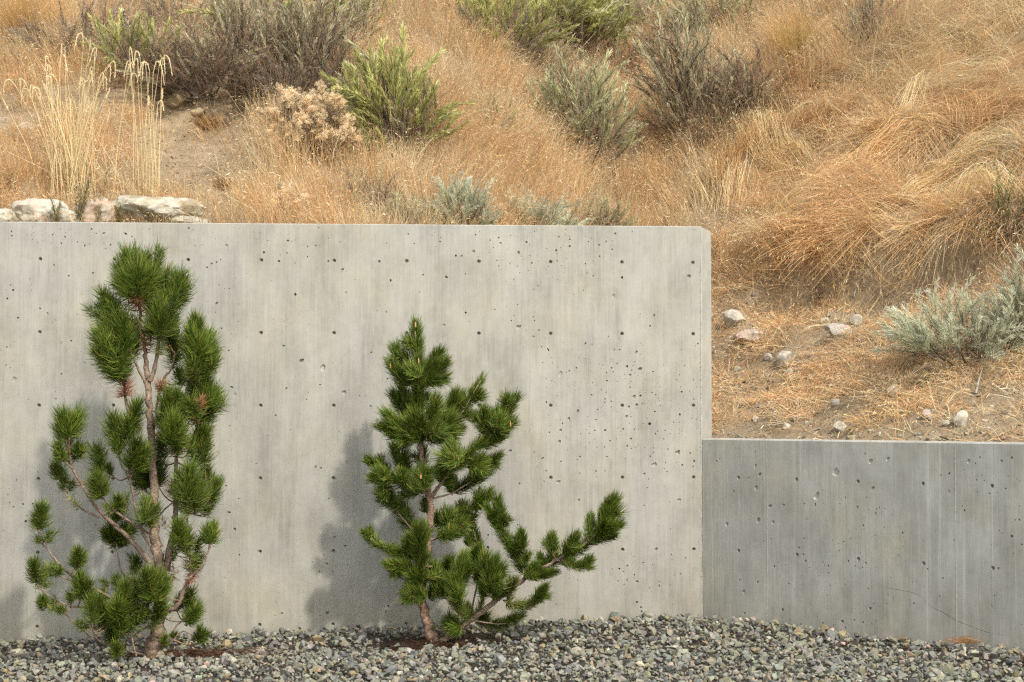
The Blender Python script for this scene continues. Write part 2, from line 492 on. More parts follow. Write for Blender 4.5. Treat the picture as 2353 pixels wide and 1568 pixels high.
def wall_face(outline, ties, pits, slits, rng):
    """outline polygon in (s, z); returns verts, faces of the front with real holes and the bowls of the pits"""
    V2 = [Vector(p) for p in outline]
    faces = [list(range(len(V2)))]
    loops = []
    for (s, z) in ties:
        n = 12; i0 = len(V2)
        for k in range(n):
            a = 2 * math.pi * k / n
            V2.append(Vector((s + 0.0165 * math.cos(a), z + 0.0165 * math.sin(a))))
        faces.append(list(range(i0, i0 + n)))
    bowls = []
    for (s, z, r, asp, rot, dep, n) in pits:
        i0 = len(V2); loop = []
        ca, sa = math.cos(rot), math.sin(rot)
        for k in range(n):
            a = 2 * math.pi * k / n
            q = r * (1 + 0.28 * rng.uniform(-1, 1))
            u, v = q * math.cos(a), q * asp * math.sin(a)
            p = (s + ca * u - sa * v, z + sa * u + ca * v)
            V2.append(Vector(p)); loop.append(p)
        faces.append(list(range(i0, i0 + n))); bowls.append((loop, (s, z), dep))
    for line, wd, dep in slits:
        L = np.array(line, float)
        T = nrm(np.gradient(L, axis=0)); Nn = np.stack([-T[:, 1], T[:, 0]], -1)
        ws = wd * np.sin(np.linspace(0.12, math.pi - 0.12, len(L)))[:, None] * rng.uniform(0.5, 1.3, (len(L), 1))
        up = L + Nn * ws; dn = L - Nn * ws
        loop = [tuple(p) for p in dn] + [tuple(p) for p in up[::-1]]
        i0 = len(V2)
        V2 += [Vector(p) for p in loop]
        faces.append(list(range(i0, i0 + len(loop))))
        bowls.append((loop, None, (L, dep)))
    v, e, f, ov, oe, of = delaunay_2d_cdt(V2, [], faces, 1, 1e-6, True)
    Vo = [(p.x, 0.0, p.y) for p in v]
    Fo = [t for t, src in zip(f, of) if not any(q > 0 for q in src)]
    for loop, c, dep in bowls:
        n = len(loop); i0 = len(Vo)
        if c is not None:
            for fr, dd in ((1.0, 0.0), (0.86, 0.65), (0.45, 1.0)):
                for (a, b_) in loop:
                    Vo.append((c[0] + (a - c[0]) * fr, dep * dd, c[1] + (b_ - c[1]) * fr))
            for q in range(2):
                for k in range(n):
                    Fo.append([i0 + q * n + k, i0 + q * n + (k + 1) % n, i0 + (q + 1) * n + (k + 1) % n, i0 + (q + 1) * n + k])
            Fo.append([i0 + 2 * n + k for k in range(n)])
        else:
            L, d = dep; m = n // 2
            for (a, b_) in loop: Vo.append((a, 0.0, b_))
            for (a, b_) in L: Vo.append((a, d, b_))
            for k in range(m - 1):
                Fo.append([i0 + k, i0 + k + 1, i0 + n + k + 1, i0 + n + k])
                Fo.append([i0 + n + k, i0 + n + k + 1, i0 + n - 2 - k, i0 + n - 1 - k])
    return Vo, Fo

def px_to_face(px, py, org, ang):
    """a point of the picture -> (s, z) on a wall face"""
    r = ray(px, py)
    n = Vector((math.sin(ang), -math.cos(ang), 0))
    o = Vector((org[0], org[1], 0))
    t = (o - Vector((0, 0, CAM_Z))).dot(n) / r.dot(n)
    p = Vector((0, 0, CAM_Z)) + r * t
    return ((p - o).dot(Vector((math.cos(ang), math.sin(ang), 0))), p.z)

def scatter_pits(s0, s1, z0, z1, count, dens, taken, rng):
    out = []
    cell = {}
    def ok(s, z, r):
        for (a, b_, c) in taken:
            if (a - s) ** 2 + (b_ - z) ** 2 < (c + r + 0.004) ** 2: return False
        ci, cj = int(s // 0.08), int(z // 0.08)
        for i in range(ci - 1, ci + 2):
            for j in range(cj - 1, cj + 2):
                for (a, b_, c) in cell.get((i, j), ()):
                    if (a - s) ** 2 + (b_ - z) ** 2 < (c + r + 0.003) ** 2: return False
        return True
    tries = 0
    while len(out) < count and tries < count * 12:
        tries += 1
        s = rng.uniform(s0, s1); z = rng.uniform(z0, z1)
        if rng.random() > dens(s, z): continue
        r = 0.0027 * math.exp(rng.normal(0, 0.55)) + (rng.uniform(0.003, 0.009) if rng.random() < 0.13 else 0)
        r = min(max(r, 0.002), 0.016)
        if not ok(s, z, r * 1.5): continue
        out.append((s, z, r, rng.uniform(0.4, 1.0), rng.uniform(0, 3.14), r * rng.uniform(0.9, 2.6), 6 if r < 0.004 else 8))
        cell.setdefault((int(s // 0.08), int(z // 0.08)), []).append((s, z, r * 1.5))
    return out

def spots(list_px, org, ang, rng):
    """larger chips and voids seen in the photograph: (px, py, radius px, depth factor, flat)"""
    out = []
    for (px, py, rp, dp) in list_px:
        s, z = px_to_face(px, py, org, ang)
        r = rp * 1.3 / 272.0
        out.append((s, z, r, rng.uniform(0.55, 0.85), rng.uniform(0.4, 1.3), r * dp, 9))
    return out

rngp = np.random.default_rng(3)
# --- tall wall
ties1 = [(-0.072 - 0.61 * k, 0.05 + 0.61 * q) for k in range(15) for q in range(6)]
big1 = spots([(693, 829, 5, 1.0), (742, 846, 7, .35), (752, 842, 4, .4), (790, 903, 5, .5), (797, 912, 5, .35), (783, 915, 4, .35), (1157, 918, 4.5, 1.0), (1148, 912, 4, .35), (1163, 909, 4, .8),
              (1192, 752, 5, .6), (1190, 762, 4, .3), (1060, 590, 3.5, .6), (1088, 578, 3, 1), (1191, 582, 4, .8), (1328, 945, 4, .8), (1320, 940, 4, .5), (1307, 963, 3.5, .8),
              (1285, 1015, 4, .7), (1288, 860, 5, .35), (1471, 848, 4, 1.2), (1503, 725, 2.5, 1), (1457, 912, 3.5, .8), (1445, 935, 3, .9), (1557, 1040, 5, .8), (1558, 1052, 4, .4),
              (1503, 1068, 5, .5), (1508, 1078, 4, .4), (1583, 636, 4, .8), (1507, 1263, 4, .8), (1505, 1273, 3, .5), (1462, 810, 3.5, .8), (1448, 862, 3, .8), (1172, 1036, 3, 1), (1440, 957, 2.5, 1.2),
              (871, 602, 3, 1.2), (213, 628, 2.5, 1), (520, 566, 4, .4), (238, 537, 3, .8), (972, 632, 2.5, 1), (786, 621, 4, .7), (795, 672, 2, 1), (540, 908, 4, .35), (33, 872, 5, .35), (40, 868, 3, .6),
              (1020, 748, 3, .5), (1283, 1108, 4, .6), (1330, 1150, 3, .7), (1480, 1090, 3, .7), (1560, 1150, 4, .5), (1150, 560, 3, .7), (1225, 775, 3, .4), (1410, 680, 3, .5)], CORNER, A1, rngp)
taken = [(s, z, 0.02) for s, z in ties1] + [(p[0], p[1], p[2] * 1.3) for p in big1]
# drop chips that touch a tie hole or each other
def prune(big, ties):
    keep = []
    for p in big:
        if all((p[0] - s) ** 2 + (p[1] - z) ** 2 > (0.022 + p[2] * 1.35) ** 2 for s, z in ties) and \
           all((p[0] - q[0]) ** 2 + (p[1] - q[1]) ** 2 > (1.32 * (p[2] + q[2])) ** 2 for q in keep): keep.append(p)
    return keep
big1 = prune(big1, ties1)
cl_ = lambda s, z: float(np.clip(0.55 + 2.4 * fbm(s * 1.9, z * 1.9, 3, 3), 0.06, 1.6))
d1 = lambda s, z: cl_(s, z) * min(1, 0.18 + 0.9 * float(smooth(2.9, 3.35, z)) + 0.75 * float(smooth(-2.2, -0.3, s)))
big1 += [(-0.013 + rngp.uniform(-0.002, 0.002), z, rngp.uniform(0.0025, 0.0055), 0.7, 1.3, 0.007, 6) for z in np.cumsum(rngp.uniform(0.02, 0.11, 48)) if z < 3.3 and min(abs(z - (0.05 + 0.61 * q)) for q in range(6)) > 0.03]
pits1 = big1 + scatter_pits(-7.5, -0.03, -0.05, 3.38, 2500, d1, taken, rngp)
L1 = 10.0
def arris(s0, s1, z, rng):
    """the top edge as it really is: small wobbles and a few chips"""
    n = int(abs(s1 - s0) / 0.035); ss = np.linspace(s0, s1, n + 1)
    ss[1:-1] += rng.uniform(-0.010, 0.010, n - 1)
    dz = rng.normal(0, 0.0009, n + 1) - np.where(rng.random(n + 1) < 0.05, rng.uniform(0.003, 0.011, n + 1), 0)
    dz[0] = dz[-1] = 0
    return [(float(a), float(z + min(b_, 0.001))) for a, b_ in zip(ss, dz)]
top1 = arris(-L1, 0.0, 3.402, rngp)
V, F = wall_face([(-L1, -0.5), (0, -0.5)] + top1[::-1], ties1, [p for p in pits1 if p[1] + p[2] * 1.4 < 3.388], [], rngp)
T1 = 0.30
def quad(V, F, *pts):
    i0 = len(V); V.extend(pts); F.append(list(range(i0, i0 + len(pts))))
for (a, za), (b_, zb) in zip(top1, top1[1:]):          # eased top edge
    quad(V, F, (a, 0, za), (b_, 0, zb), (b_, 0.008, TOP1), (a, 0.008, TOP1))
quad(V, F, (-L1, 0.008, TOP1), (0, 0.008, TOP1), (0, T1, TOP1), (-L1, T1, TOP1))
quad(V, F, (-L1, T1, TOP1), (0, T1, TOP1), (0, T1, -0.5), (-L1, T1, -0.5))
quad(V, F, (-L1, 0, 3.402), (-L1, 0.008, TOP1), (-L1, T1, TOP1), (-L1, T1, -0.5), (-L1, 0, -0.5))
# chamfered end with a rounded shoulder
cols = [(0.0, 3.402), (0.035, 3.395), (0.068, 3.386), (0.092, 3.377), (0.101, 3.371), (0.104, 3.364)]
for (a, za), (b_, zb) in zip(cols, cols[1:]):
    quad(V, F, (a, a, -0.5), (b_, b_, -0.5), (b_, b_, zb), (a, a, za))
    quad(V, F, (a, a, za), (b_, b_, zb), (b_, T1, zb), (a, T1, za if a > 0 else TOP1))
quad(V, F, (0.104, 0.104, -0.5), (0.104, T1, -0.5), (0.104, T1, 3.364), (0.104, 0.104, 3.364))
quad(V, F, (0, 0.0, 3.402), (0, 0.008, TOP1), (0, T1, TOP1), (0, T1, 3.402))
me = bpy.data.meshes.new("concrete_wall"); me.from_pydata(V, [], F); me.materials.append(M_CONC)
w1 = mobj("concrete_wall", me, None, (CORNER[0], CORNER[1], 0)); w1.rotation_euler = (0, 0, A1)
tag(w1, "tall pale concrete retaining wall with rows of tie holes, behind the two pines", "wall")
for s, z in ties1:
    o = mobj("tie_hole", TIE, w1, (s, 0, z))
def seam(parent, s, z0, z1, wd, proud, name="form_seam"):
    """thin fin of cement left at a joint of the form panels, a little ragged"""
    n = 60; V = []; F = []
    for k in range(n + 1):
        z = z0 + (z1 - z0) * k / n
        a = wd * random.uniform(0.4, 1.2); b_ = wd * random.uniform(0.4, 1.2); pr = proud * random.uniform(0.5, 1.2)
        V += [(s - a, 0.001, z), (s - a * 0.3, -pr, z), (s + b_ * 0.3, -pr, z), (s + b_, 0.001, z)]
        if k:
            for q in range(3): F.append(((k - 1) * 4 + q, (k - 1) * 4 + q + 1, k * 4 + q + 1, k * 4 + q))
    m = bpy.data.meshes.new(name); m.from_pydata(V, [], F); m.materials.append(M_SEAM)
    return mobj(name, m, parent)
for px in (858, 1349):
    s, _ = px_to_face(px, 900, CORNER, A1)
    seam(w1, s, -0.1, 3.39, 0.003, 0.0012)
seam(w1, -0.004, -0.1, 3.39, 0.007, 0.0045, "corner_seam")

# --- low wall
ties2 = [(0.39 + 0.60 * k, 0.057 + 0.61 * q) for k in range(9) for q in range(3)]
big2 = spots([(1920, 1085, 8, .22), (1932, 1092, 8, .2), (1928, 1098, 5, .3), (1876, 1140, 7, .3), (1880, 1152, 8, .3), (1872, 1160, 3, .9), (1745, 1090, 4, .9), (1737, 1120, 5, .6), (1742, 1195, 5, .7), (1740, 1190, 3, .6),
              (1768, 1163, 4, .8), (1800, 1160, 3.5, .9), (1776, 1200, 3.5, .9), (2000, 1060, 5, .6), (2040, 1055, 4, .5), (2044, 1066, 3, .6), (2005, 1122, 4, .8), (1980, 1107, 3, 1), (1735, 1072, 4, .5), (1708, 1360, 4, .6),
              (1710, 1410, 3, .8), (1740, 1338, 3, .9), (1685, 1130, 3, .8), (1670, 1205, 4, .7), (1850, 1290, 3, .9), (2058, 1340, 4, .8), (1835, 1260, 3, .6), (2225, 1060, 4, .5), (2250, 1052, 3, .6), (1700, 1418, 2.5, 1),
              (2300, 1060, 3, .7), (1845, 1275, 3.5, .7), (2180, 1130, 3, .7), (1962, 1425, 3, .7)], CORNER, A2, rngp)
big2 = prune(big2, ties2)
crack = [px_to_face(px, py, CORNER, A2) for px, py in [(2018, 1348), (2042, 1352), (2070, 1357), (2098, 1363), (2118, 1372), (2128, 1385), (2146, 1398), (2166, 1408), (2184, 1419), (2200, 1428), (2226, 1438), (2254, 1449), (2285, 1457), (2320, 1462)]]
def off_crack(p):
    return all((p[0] - a) ** 2 + (p[1] - b_) ** 2 > 0.05 ** 2 for a, b_ in np.array(catmull(crack, 5)))
taken2 = [(s, z, 0.02) for s, z in ties2] + [(p[0], p[1], p[2] * 1.3) for p in big2]
big2 = [p for p in big2 if off_crack(p)]
t2 = [t for t in ties2 if off_crack(t)]
pits2 = big2 + [p for p in scatter_pits(0.03, 4.3, -0.05, 1.57, 1250, lambda s, z: cl_(s, z) * (0.55 + 0.5 * float(smooth(1.6, 0.2, s))), taken2, rngp) if off_crack(p)]
L2 = 8.0
top2 = arris(0.0, L2, 1.588, rngp)
V, F = wall_face([(0, -0.5), (L2, -0.5)] + top2[::-1], t2, [p for p in pits2 if p[1] + p[2] * 1.4 < 1.574], [(catmull(crack, 3), 0.0026, 0.010)], rngp)
T2 = 0.25
for (a, za), (b_, zb) in zip(top2, top2[1:]):
    quad(V, F, (a, 0, za), (b_, 0, zb), (b_, 0.012, TOP2), (a, 0.012, TOP2))
quad(V, F, (0, 0.012, TOP2), (L2, 0.012, TOP2), (L2, T2, TOP2), (0, T2, TOP2))
quad(V, F, (0, T2, TOP2), (L2, T2, TOP2), (L2, T2, -0.5), (0, T2, -0.5))
quad(V, F, (L2, 0, -0.5), (L2, 0, 1.588), (L2, 0.012, TOP2), (L2, T2, TOP2), (L2, T2, -0.5))
me = bpy.data.meshes.new("concrete_wall"); me.from_pydata(V, [], F); me.materials.append(M_CONC2)
w2 = mobj("concrete_wall", me, None, (CORNER[0] + 0.002, CORNER[1] - 0.004, 0)); w2.rotation_euler = (0, 0, A2)
tag(w2, "low grey concrete wall with lime streaks and a hairline crack, angled off the tall wall", "wall")
for s, z in t2:
    mobj("tie_hole", TIE, w2, (s, 0, z))
for px, wd in ((1762, 0.0016), (2195, 0.003)):
    s, _ = px_to_face(px, 1200, CORNER, A2)
    seam(w2, s, -0.1, 1.58, wd, 0.002)

# ------------------------------------------------------------------ crushed rock
def hull_variants(n, pts, flat, seed, detail=0):
    rng = np.random.default_rng(seed); out = []
    for _ in range(n):
        bm = bmesh.new()
        P = nrm(rng.normal(size=(pts, 3))) * rng.uniform(0.75, 1.0, (pts, 1)) * np.array([1, rng.uniform(0.6, 0.95), rng.uniform(*flat)])
        for p in P: bm.verts.new(p)
        r = bmesh.ops.convex_hull(bm, input=bm.verts)
        for v in [v for v in bm.verts if not v.link_faces]: bm.verts.remove(v)
        bmesh.ops.triangulate(bm, faces=bm.faces)
        bm.verts.index_update()
        out.append((np.array([v.co[:] for v in bm.verts]), np.array([[v.index for v in f.verts] for f in bm.faces])))
        bm.free()
    return out

def rot_mats(n, rng, tilt):
    a = rng.uniform(0, 2 * math.pi, n); b_ = rng.normal(0, tilt, n); c = rng.normal(0, tilt, n)
    def R(ax, t):
        M = np.zeros((n, 3, 3)); co, si = np.cos(t), np.sin(t)
        i, j, k = {'x': (0, 1, 2), 'y': (1, 2, 0), 'z': (2, 0, 1)}[ax]
        M[:, i, i] = 1; M[:, j, j] = co; M[:, k, k] = co; M[:, j, k] = -si; M[:, k, j] = si
        return M
    return R('x', b_) @ R('y', c) @ R('z', a)

def scatter_stones(pos, size, variants, col, rng, tilt=0.5):
    n = len(pos); R = rot_mats(n, rng, tilt); vid = rng.integers(0, len(variants), n)
    arrs = []
    for k, (bv, bf) in enumerate(variants):
        ix = np.nonzero(vid == k)[0]
        if not len(ix): continue
        V = np.einsum('nij,vj->nvi', R[ix], bv) * size[ix, None, None] + pos[ix, None, :]
        F = bf[None] + (np.arange(len(ix)) * len(bv))[:, None, None]
        C = np.repeat(col[ix], len(bv), axis=0)
        arrs.append((V.reshape(-1, 3), F.reshape(-1, 3), C))
    return join(arrs)

def palette(n, cols, wts, rng, jit=0.14, dim=np.array([0.685, 0.665, 0.61])):
    c = np.array(cols)[rng.choice(len(cols), n, p=np.array(wts) / sum(wts))]
    return np.clip(c * (1 + rng.normal(0, jit, (n, 1))) * (1 + rng.normal(0, 0.04, (n, 3))), 0.01, 0.8) * dim

T1BASE = hit(352, 1512, ground_z, 11.0)
T2BASE = hit(988, 1478, ground_z, 11.0)
rg = np.random.default_rng(11)
def gravel_points(n, y0, y1, x0, x1):
    x = rg.uniform(x0, x1, n); y = rg.uniform(y0, y1, n)
    wy = np.where(x < CORNER[0], 16.0 + (x - CORNER[0]) * 0.07, 16.0 - (x - CORNER[0]) * 1.02)
    keep = (y < wy - 0.03) & (np.abs(x) < 0.2729 * y + 1.6)
    # thinner over the bare soil around the trunks
    e2 = ((x - T2BASE.x - 0.02) / 0.66) ** 2 + ((y - T2BASE.y + 0.03) / 0.30) ** 2
    e1 = ((x - T1BASE.x - 0.15) / 0.65) ** 2 + ((y - T1BASE.y - 0.02) / 0.22) ** 2
    keep &= rg.random(n) < np.where(e2 < 0.75 + 0.9 * vnoise(x * 5, y * 7, 1), 0.10, np.where(e1 < 0.7 + 0.9 * vnoise(x * 5, y * 7, 2), 0.45, 1.0))
    return x[keep], y[keep]
GCOL = [(0.235, 0.24, 0.225), (0.31, 0.31, 0.28), (0.15, 0.158, 0.16), (0.40, 0.395, 0.345), (0.34, 0.275, 0.18), (0.53, 0.505, 0.42), (0.50, 0.37, 0.30), (0.275, 0.275, 0.21)]
GWT = [30, 20, 12, 6, 7, 1.6, 0.9, 24]
gv = hull_variants(36, 13, (0.4, 0.7), 5)
arrs = []
x, y = gravel_points(12500, 11.6, 16.1, -6.2, 6.2)
sz = np.clip(0.0285 * np.exp(rg.normal(0, 0.36, len(x))), 0.014, 0.07)
near_wall = smooth(0.6, 0.05, np.where(x < CORNER[0], 16.0 + (x - CORNER[0]) * 0.07, 16.0 - (x - CORNER[0]) * 1.02) - y)
sz = sz * (1 + 0.15 * near_wall)
z = ground_z(x, y) + sz * 0.15 + rg.uniform(-0.01, 0.02, len(x))
arrs.append(scatter_stones(np.stack([x, y, z], -1), sz, gv, palette(len(x), GCOL, GWT, rg), rg))
x, y = gravel_points(16000, 11.6, 16.1, -6.2, 6.2)
sz = np.clip(0.016 * np.exp(rg.normal(0, 0.3, len(x))), 0.007, 0.028)
z = ground_z(x, y) - 0.006 + rg.uniform(-0.012, 0.018, len(x))
arrs.append(scatter_stones(np.stack([x, y, z], -1), sz, hull_variants(12, 9, (0.5, 0.8), 6), palette(len(x), GCOL, GWT, rg), rg))
V, F, C = join(arrs)
tag(mobj("gravel", raw_mesh("gravel", V, F, M_GRAVEL, C)), "angular grey crushed rock spread in front of the walls", "gravel", kind='stuff')

# needles dropped on the bed
def litter(name, label, centre, rx, ry, n, cols, L=(0.05, 0.11), zoff=(0.0, 0.03), seed=1, flow=None):
    r = np.random.default_rng(seed)
    a = r.uniform(0, 6.283, n); q = r.random(n) ** 0.7 * np.exp(r.normal(0, 0.35, n))
    x = centre[0] + rx * q * np.cos(a); y = centre[1] + ry * q * np.sin(a)
    z = ground_z(x, y) + r.uniform(*zoff, n)
    th = r.uniform(0, 6.283, n) if flow is None else r.normal(flow, 0.5, n)
    d = np.stack([np.cos(th), np.sin(th), r.normal(0, 0.18, n)], -1); d = nrm(d)
    Ls = r.uniform(*L, n)[:, None]
    p0 = np.stack([x, y, z], -1); k = np.stack([-np.sin(th), np.cos(th), r.normal(0.2, 0.4, n)], -1) * r.normal(0, 0.12, (n, 1))
    P = np.stack([p0 - d * Ls / 2, p0 + k * Ls, p0 + d * Ls / 2], 1)
    W = np.tile(np.array([0.0012, 0.0014, 0.0006]), (n, 1))
    col = np.array(cols)[r.integers(0, len(cols), n)] * r.uniform(0.7, 1.2, (n, 1))
    V, F, C = ribbons(P, W, perp(d, r), col)
    o = mobj(name, raw_mesh(name, V, F, M_GRASS, C))
    return tag(o, label, "needle litter", kind='stuff')
BRN = [(0.13, 0.062, 0.034), (0.20, 0.10, 0.055), (0.085, 0.045, 0.03)]
litter("needle_litter", "rusty fallen needles around the foot of the bushy left pine", (T1BASE.x + 0.3, T1BASE.y + 0.05), 0.55, 0.17, 1700, BRN, zoff=(0.0, 0.05), seed=2)
litter("needle_litter", "dark brown fallen needles on bare soil under the right pine", (T2BASE.x + 0.02, T2BASE.y - 0.04), 0.55, 0.24, 1900, [(0.075, 0.042, 0.027), (0.045, 0.03, 0.02), (0.13, 0.068, 0.038)], zoff=(-0.02, 0.02), seed=3)
pl = hit(2222, 1489, ground_z, 11.0)
litter("needle_litter", "bunch of orange straw lying at the foot of the low wall", (pl.x, pl.y), 0.11, 0.045, 60, [(0.50, 0.26, 0.09), (0.42, 0.2, 0.07)], L=(0.1, 0.24), zoff=(0.03, 0.07), seed=4, flow=-0.3)

# ------------------------------------------------------------------ pines
GREEN = np.array([(0.068, 0.112, 0.012), (0.104, 0.152, 0.018), (0.038, 0.072, 0.010), (0.165, 0.200, 0.030)])
YELLOWG = np.array([(0.16, 0.20, 0.04), (0.11, 0.17, 0.035), (0.22, 0.22, 0.06)])
DEADN = np.array([(0.24, 0.105, 0.05), (0.31, 0.15, 0.075), (0.18, 0.08, 0.04)])

def shoot_needles(path, L, n, rng, pal, a0=68, a1=14, t0=0.05, wid=0.0018, bend=0.35, up=0.15, tip_w=1.0):
    """needles set all round a shoot: path (K,3) world, L needle length"""
    path = np.asarray(path, float)
    K = len(path)
    t = t0 + (1 - t0) * rng.random(n) ** tip_w
    f = t * (K - 1); i = np.minimum(f.astype(int), K - 2); fr = (f - i)[:, None]
    p = path[i] * (1 - fr) + path[i + 1] * fr
    T = nrm(path[i + 1] - path[i])
    rad = perp(T, rng)
    A = np.radians(a0 + (a1 - a0) * t ** 1.6 + rng.normal(0, 13, n))[:, None]
    d = nrm(T * np.cos(A) + rad * np.sin(A))
    d2 = nrm(d + bend * T + np.array([0, 0, up]) + rng.normal(0, 0.08, (n, 3)))
    l = (L * rng.uniform(0.55, 1.12, n))[:, None]
    P = np.stack([p, p + d * l * 0.5, p + d * l * 0.5 + d2 * l * 0.5], 1)
    W = np.tile(np.array([wid * 0.9, wid, wid * 0.35]), (n, 1))
    col = pal[rng.integers(0, len(pal), n)] * rng.uniform(0.7, 1.3, (n, 1)) * rng.uniform(0.82, 1.18)
    col = col * np.where(rng.random((n, 1)) < 0.04, np.array([[2.2, 1.25, 1.6]]), 1.0)      # a few yellowed needles
    return ribbons(P, W, turned(d, rng, 0.8), col)

def bark_cols(n, rng, base):
    return np.clip(np.array(base) * (1 + rng.normal(0, 0.2, (n, 1))), 0.02, 0.6)

def woody(name, path, r0, r1, parent, loc, rng, base=(0.30, 0.20, 0.14), n=8, knobs=0.12, flare=0.0):
    K = len(path)
    R = np.linspace(r0, r1, K) * (1 + knobs * rng.normal(0, 0.6, K))
    if flare: R = R + flare * np.exp(-np.linspace(0, 14, K))
    V, F = tube_arrays(path, R, n)
    V = V + rng.normal(0, 1, V.shape) * (np.repeat(R, n) * 0.06)[:, None]
    C = bark_cols(len(V), rng, base)
    # close the tip
    return mobj(name, raw_mesh(name, V - np.array(loc), F, M_BARK, C, True), parent)

class Pine:
    def __init__(self, name, label, Y, conv, seed, needle_m_per_px):
        self.Y = Y; self.conv = conv; self.rng = np.random.default_rng(seed); self.k = needle_m_per_px
        self.name = name; self.label = label
        self.branches = []
    def pt(self, c, x, y, dy=0.0):
        px, py = self.conv[c](x, y)
        return np.array(at(px, py, self.Y + dy)[:])
    def begin(self, base):
        self.base = np.array(base[:]); self.root = empty(self.name, base)
        tag(self.root, self.label, "pine tree", "young pines in front of the tall wall")
    def branch(self, c, pts, r0, r1, d0=0.0, d1=0.0, name="branch", flare=0.0, col=(0.225, 0.165, 0.12), n=8):
        K = len(pts)
        P = [self.pt(c, p[0], p[1], d0 + (d1 - d0) * i / max(K - 1, 1) + (p[2] if len(p) > 2 else 0)) for i, p in enumerate(pts)]
        path = catmull(P, 6)
        if len(path) > 4:
            path[1:-1] += self.rng.normal(0, r0 * 0.10, path[1:-1].shape)
        o = woody(name, path, r0, r1, self.root, self.base, self.rng, col, n, 0.10, flare)
        self.branches.append((o, path)); return o, path
    def attach(self, p):
        """nearest point on the wood, below the shoot if possible"""
        best = None
        for o, path in self.branches:
            d = np.linalg.norm((path - p) * np.array([1, 0.8, 1]), axis=1) + np.where(path[:, 2] > p[2] + 0.03, 0.25, 0)
            j = int(np.argmin(d))
            if best is None or d[j] < best[0]: best = (d[j], o, path[j], path[max(j - 1, 0)])
        return best
    def shoot(self, c, pts, r, n, dy=0.0, pal=GREEN, twig=True, dead=False, t0=0.05, a0=82, a1=30, ext=0.0, label=None, tw=1.0, bend=0.35, dtip=None):
        K = len(pts)
        dtip = self.rng.normal(0, 0.06) if dtip is None else dtip
        P = [self.pt(c, p[0], p[1], dy + dtip * i / max(K - 1, 1)) for i, p in enumerate(pts)]
        path = catmull(P, 5)
        L = r * self.k
        d, o, q, q0 = self.attach(path[0])
        arrs = []
        V, F, C = shoot_needles(path, L, n, self.rng, pal, a0, a1, t0, bend=bend, up=0.28, tip_w=tw)
        if not label or 'dead' not in label:
            off = self.rng.normal(0, 0.22 * L, 3)
            A2_ = shoot_needles(path * 0.85 + path[:1] * 0.15 + off, L * 0.95, int(n * 0.55), self.rng, pal, a0, a1 + 8, t0, bend=bend)
            V, F, C = join([(V, F, C), A2_])
        me = raw_mesh("needle_cluster", V - self.base, F, M_NEEDLE, C)
        cl = mobj("needle_cluster", me, o)
        if label: cl['label'] = label
        # the wood of the shoot itself, joined back to the branch it grows from
        if twig:
            mid = (q * 0.5 + path[0] * 0.5) + np.array([0, 0, -0.12 * d])
            full = np.vstack([catmull([q, mid, path[0]], 4)[:-1], path[:-1]]) if d > 0.015 else path[:-1]
            R = np.linspace(min(0.0075, 0.004 + 0.012 * d), 0.0028, len(full))
            TV, TF = tube_arrays(full, R, 5)
            mobj("twig", raw_mesh("twig", TV - self.base, TF, M_BARK, bark_cols(len(TV), self.rng, (0.24, 0.15, 0.09)), True), o)
        # resin bud at the tip
        return path

cA = lambda x, y: (x * 0.3241, 527.06 + y * 0.3241)
cB = lambda x, y: (x * 0.3697, 988.2 + y * 0.3697)
cC = lambda x, y: ((800 + x * 0.3444) / 1.0625, (760 + y * 0.3444) / 1.0625)
cD = lambda x, y: ((800 + x * 0.34) / 1.0625, (1150 + y * 0.34) / 1.0625)
CONV = {'A': cA, 'B': cB, 'C': cC, 'D': cD, 'P': lambda x, y: (x, y)}

# ---- left pine: long needles in tufts at the branch ends, bare lower wood
p1 = Pine("pine_tree", "tall bushy pine with a full crown and long bare lower branches", T1BASE.y, CONV, 21, T1BASE.y / FPX * 0.335 * 1.13)
p1.begin(T1BASE)
B2A = lambda x, y: ((x * 0.3697) / 0.3241, (988.2 + y * 0.3697 - 527.06) / 0.3241)
tr = [(935, 1425), (962, 1330), (978, 1240), (988, 1130), (1005, 980), (995, 860), (975, 740), (958, 620), (962, 480), (955, 330), (945, 130)]
tr = [B2A(*q) for q in tr] + [(1066, 1350), (1060, 1200), (1055, 1080), (1040, 980), (1025, 850), (1005, 700), (988, 570), (978, 470), (968, 330)]
p1.branch('A', tr, 0.053, 0.007, name="trunk", flare=0.024, n=12, col=(0.255, 0.185, 0.135))
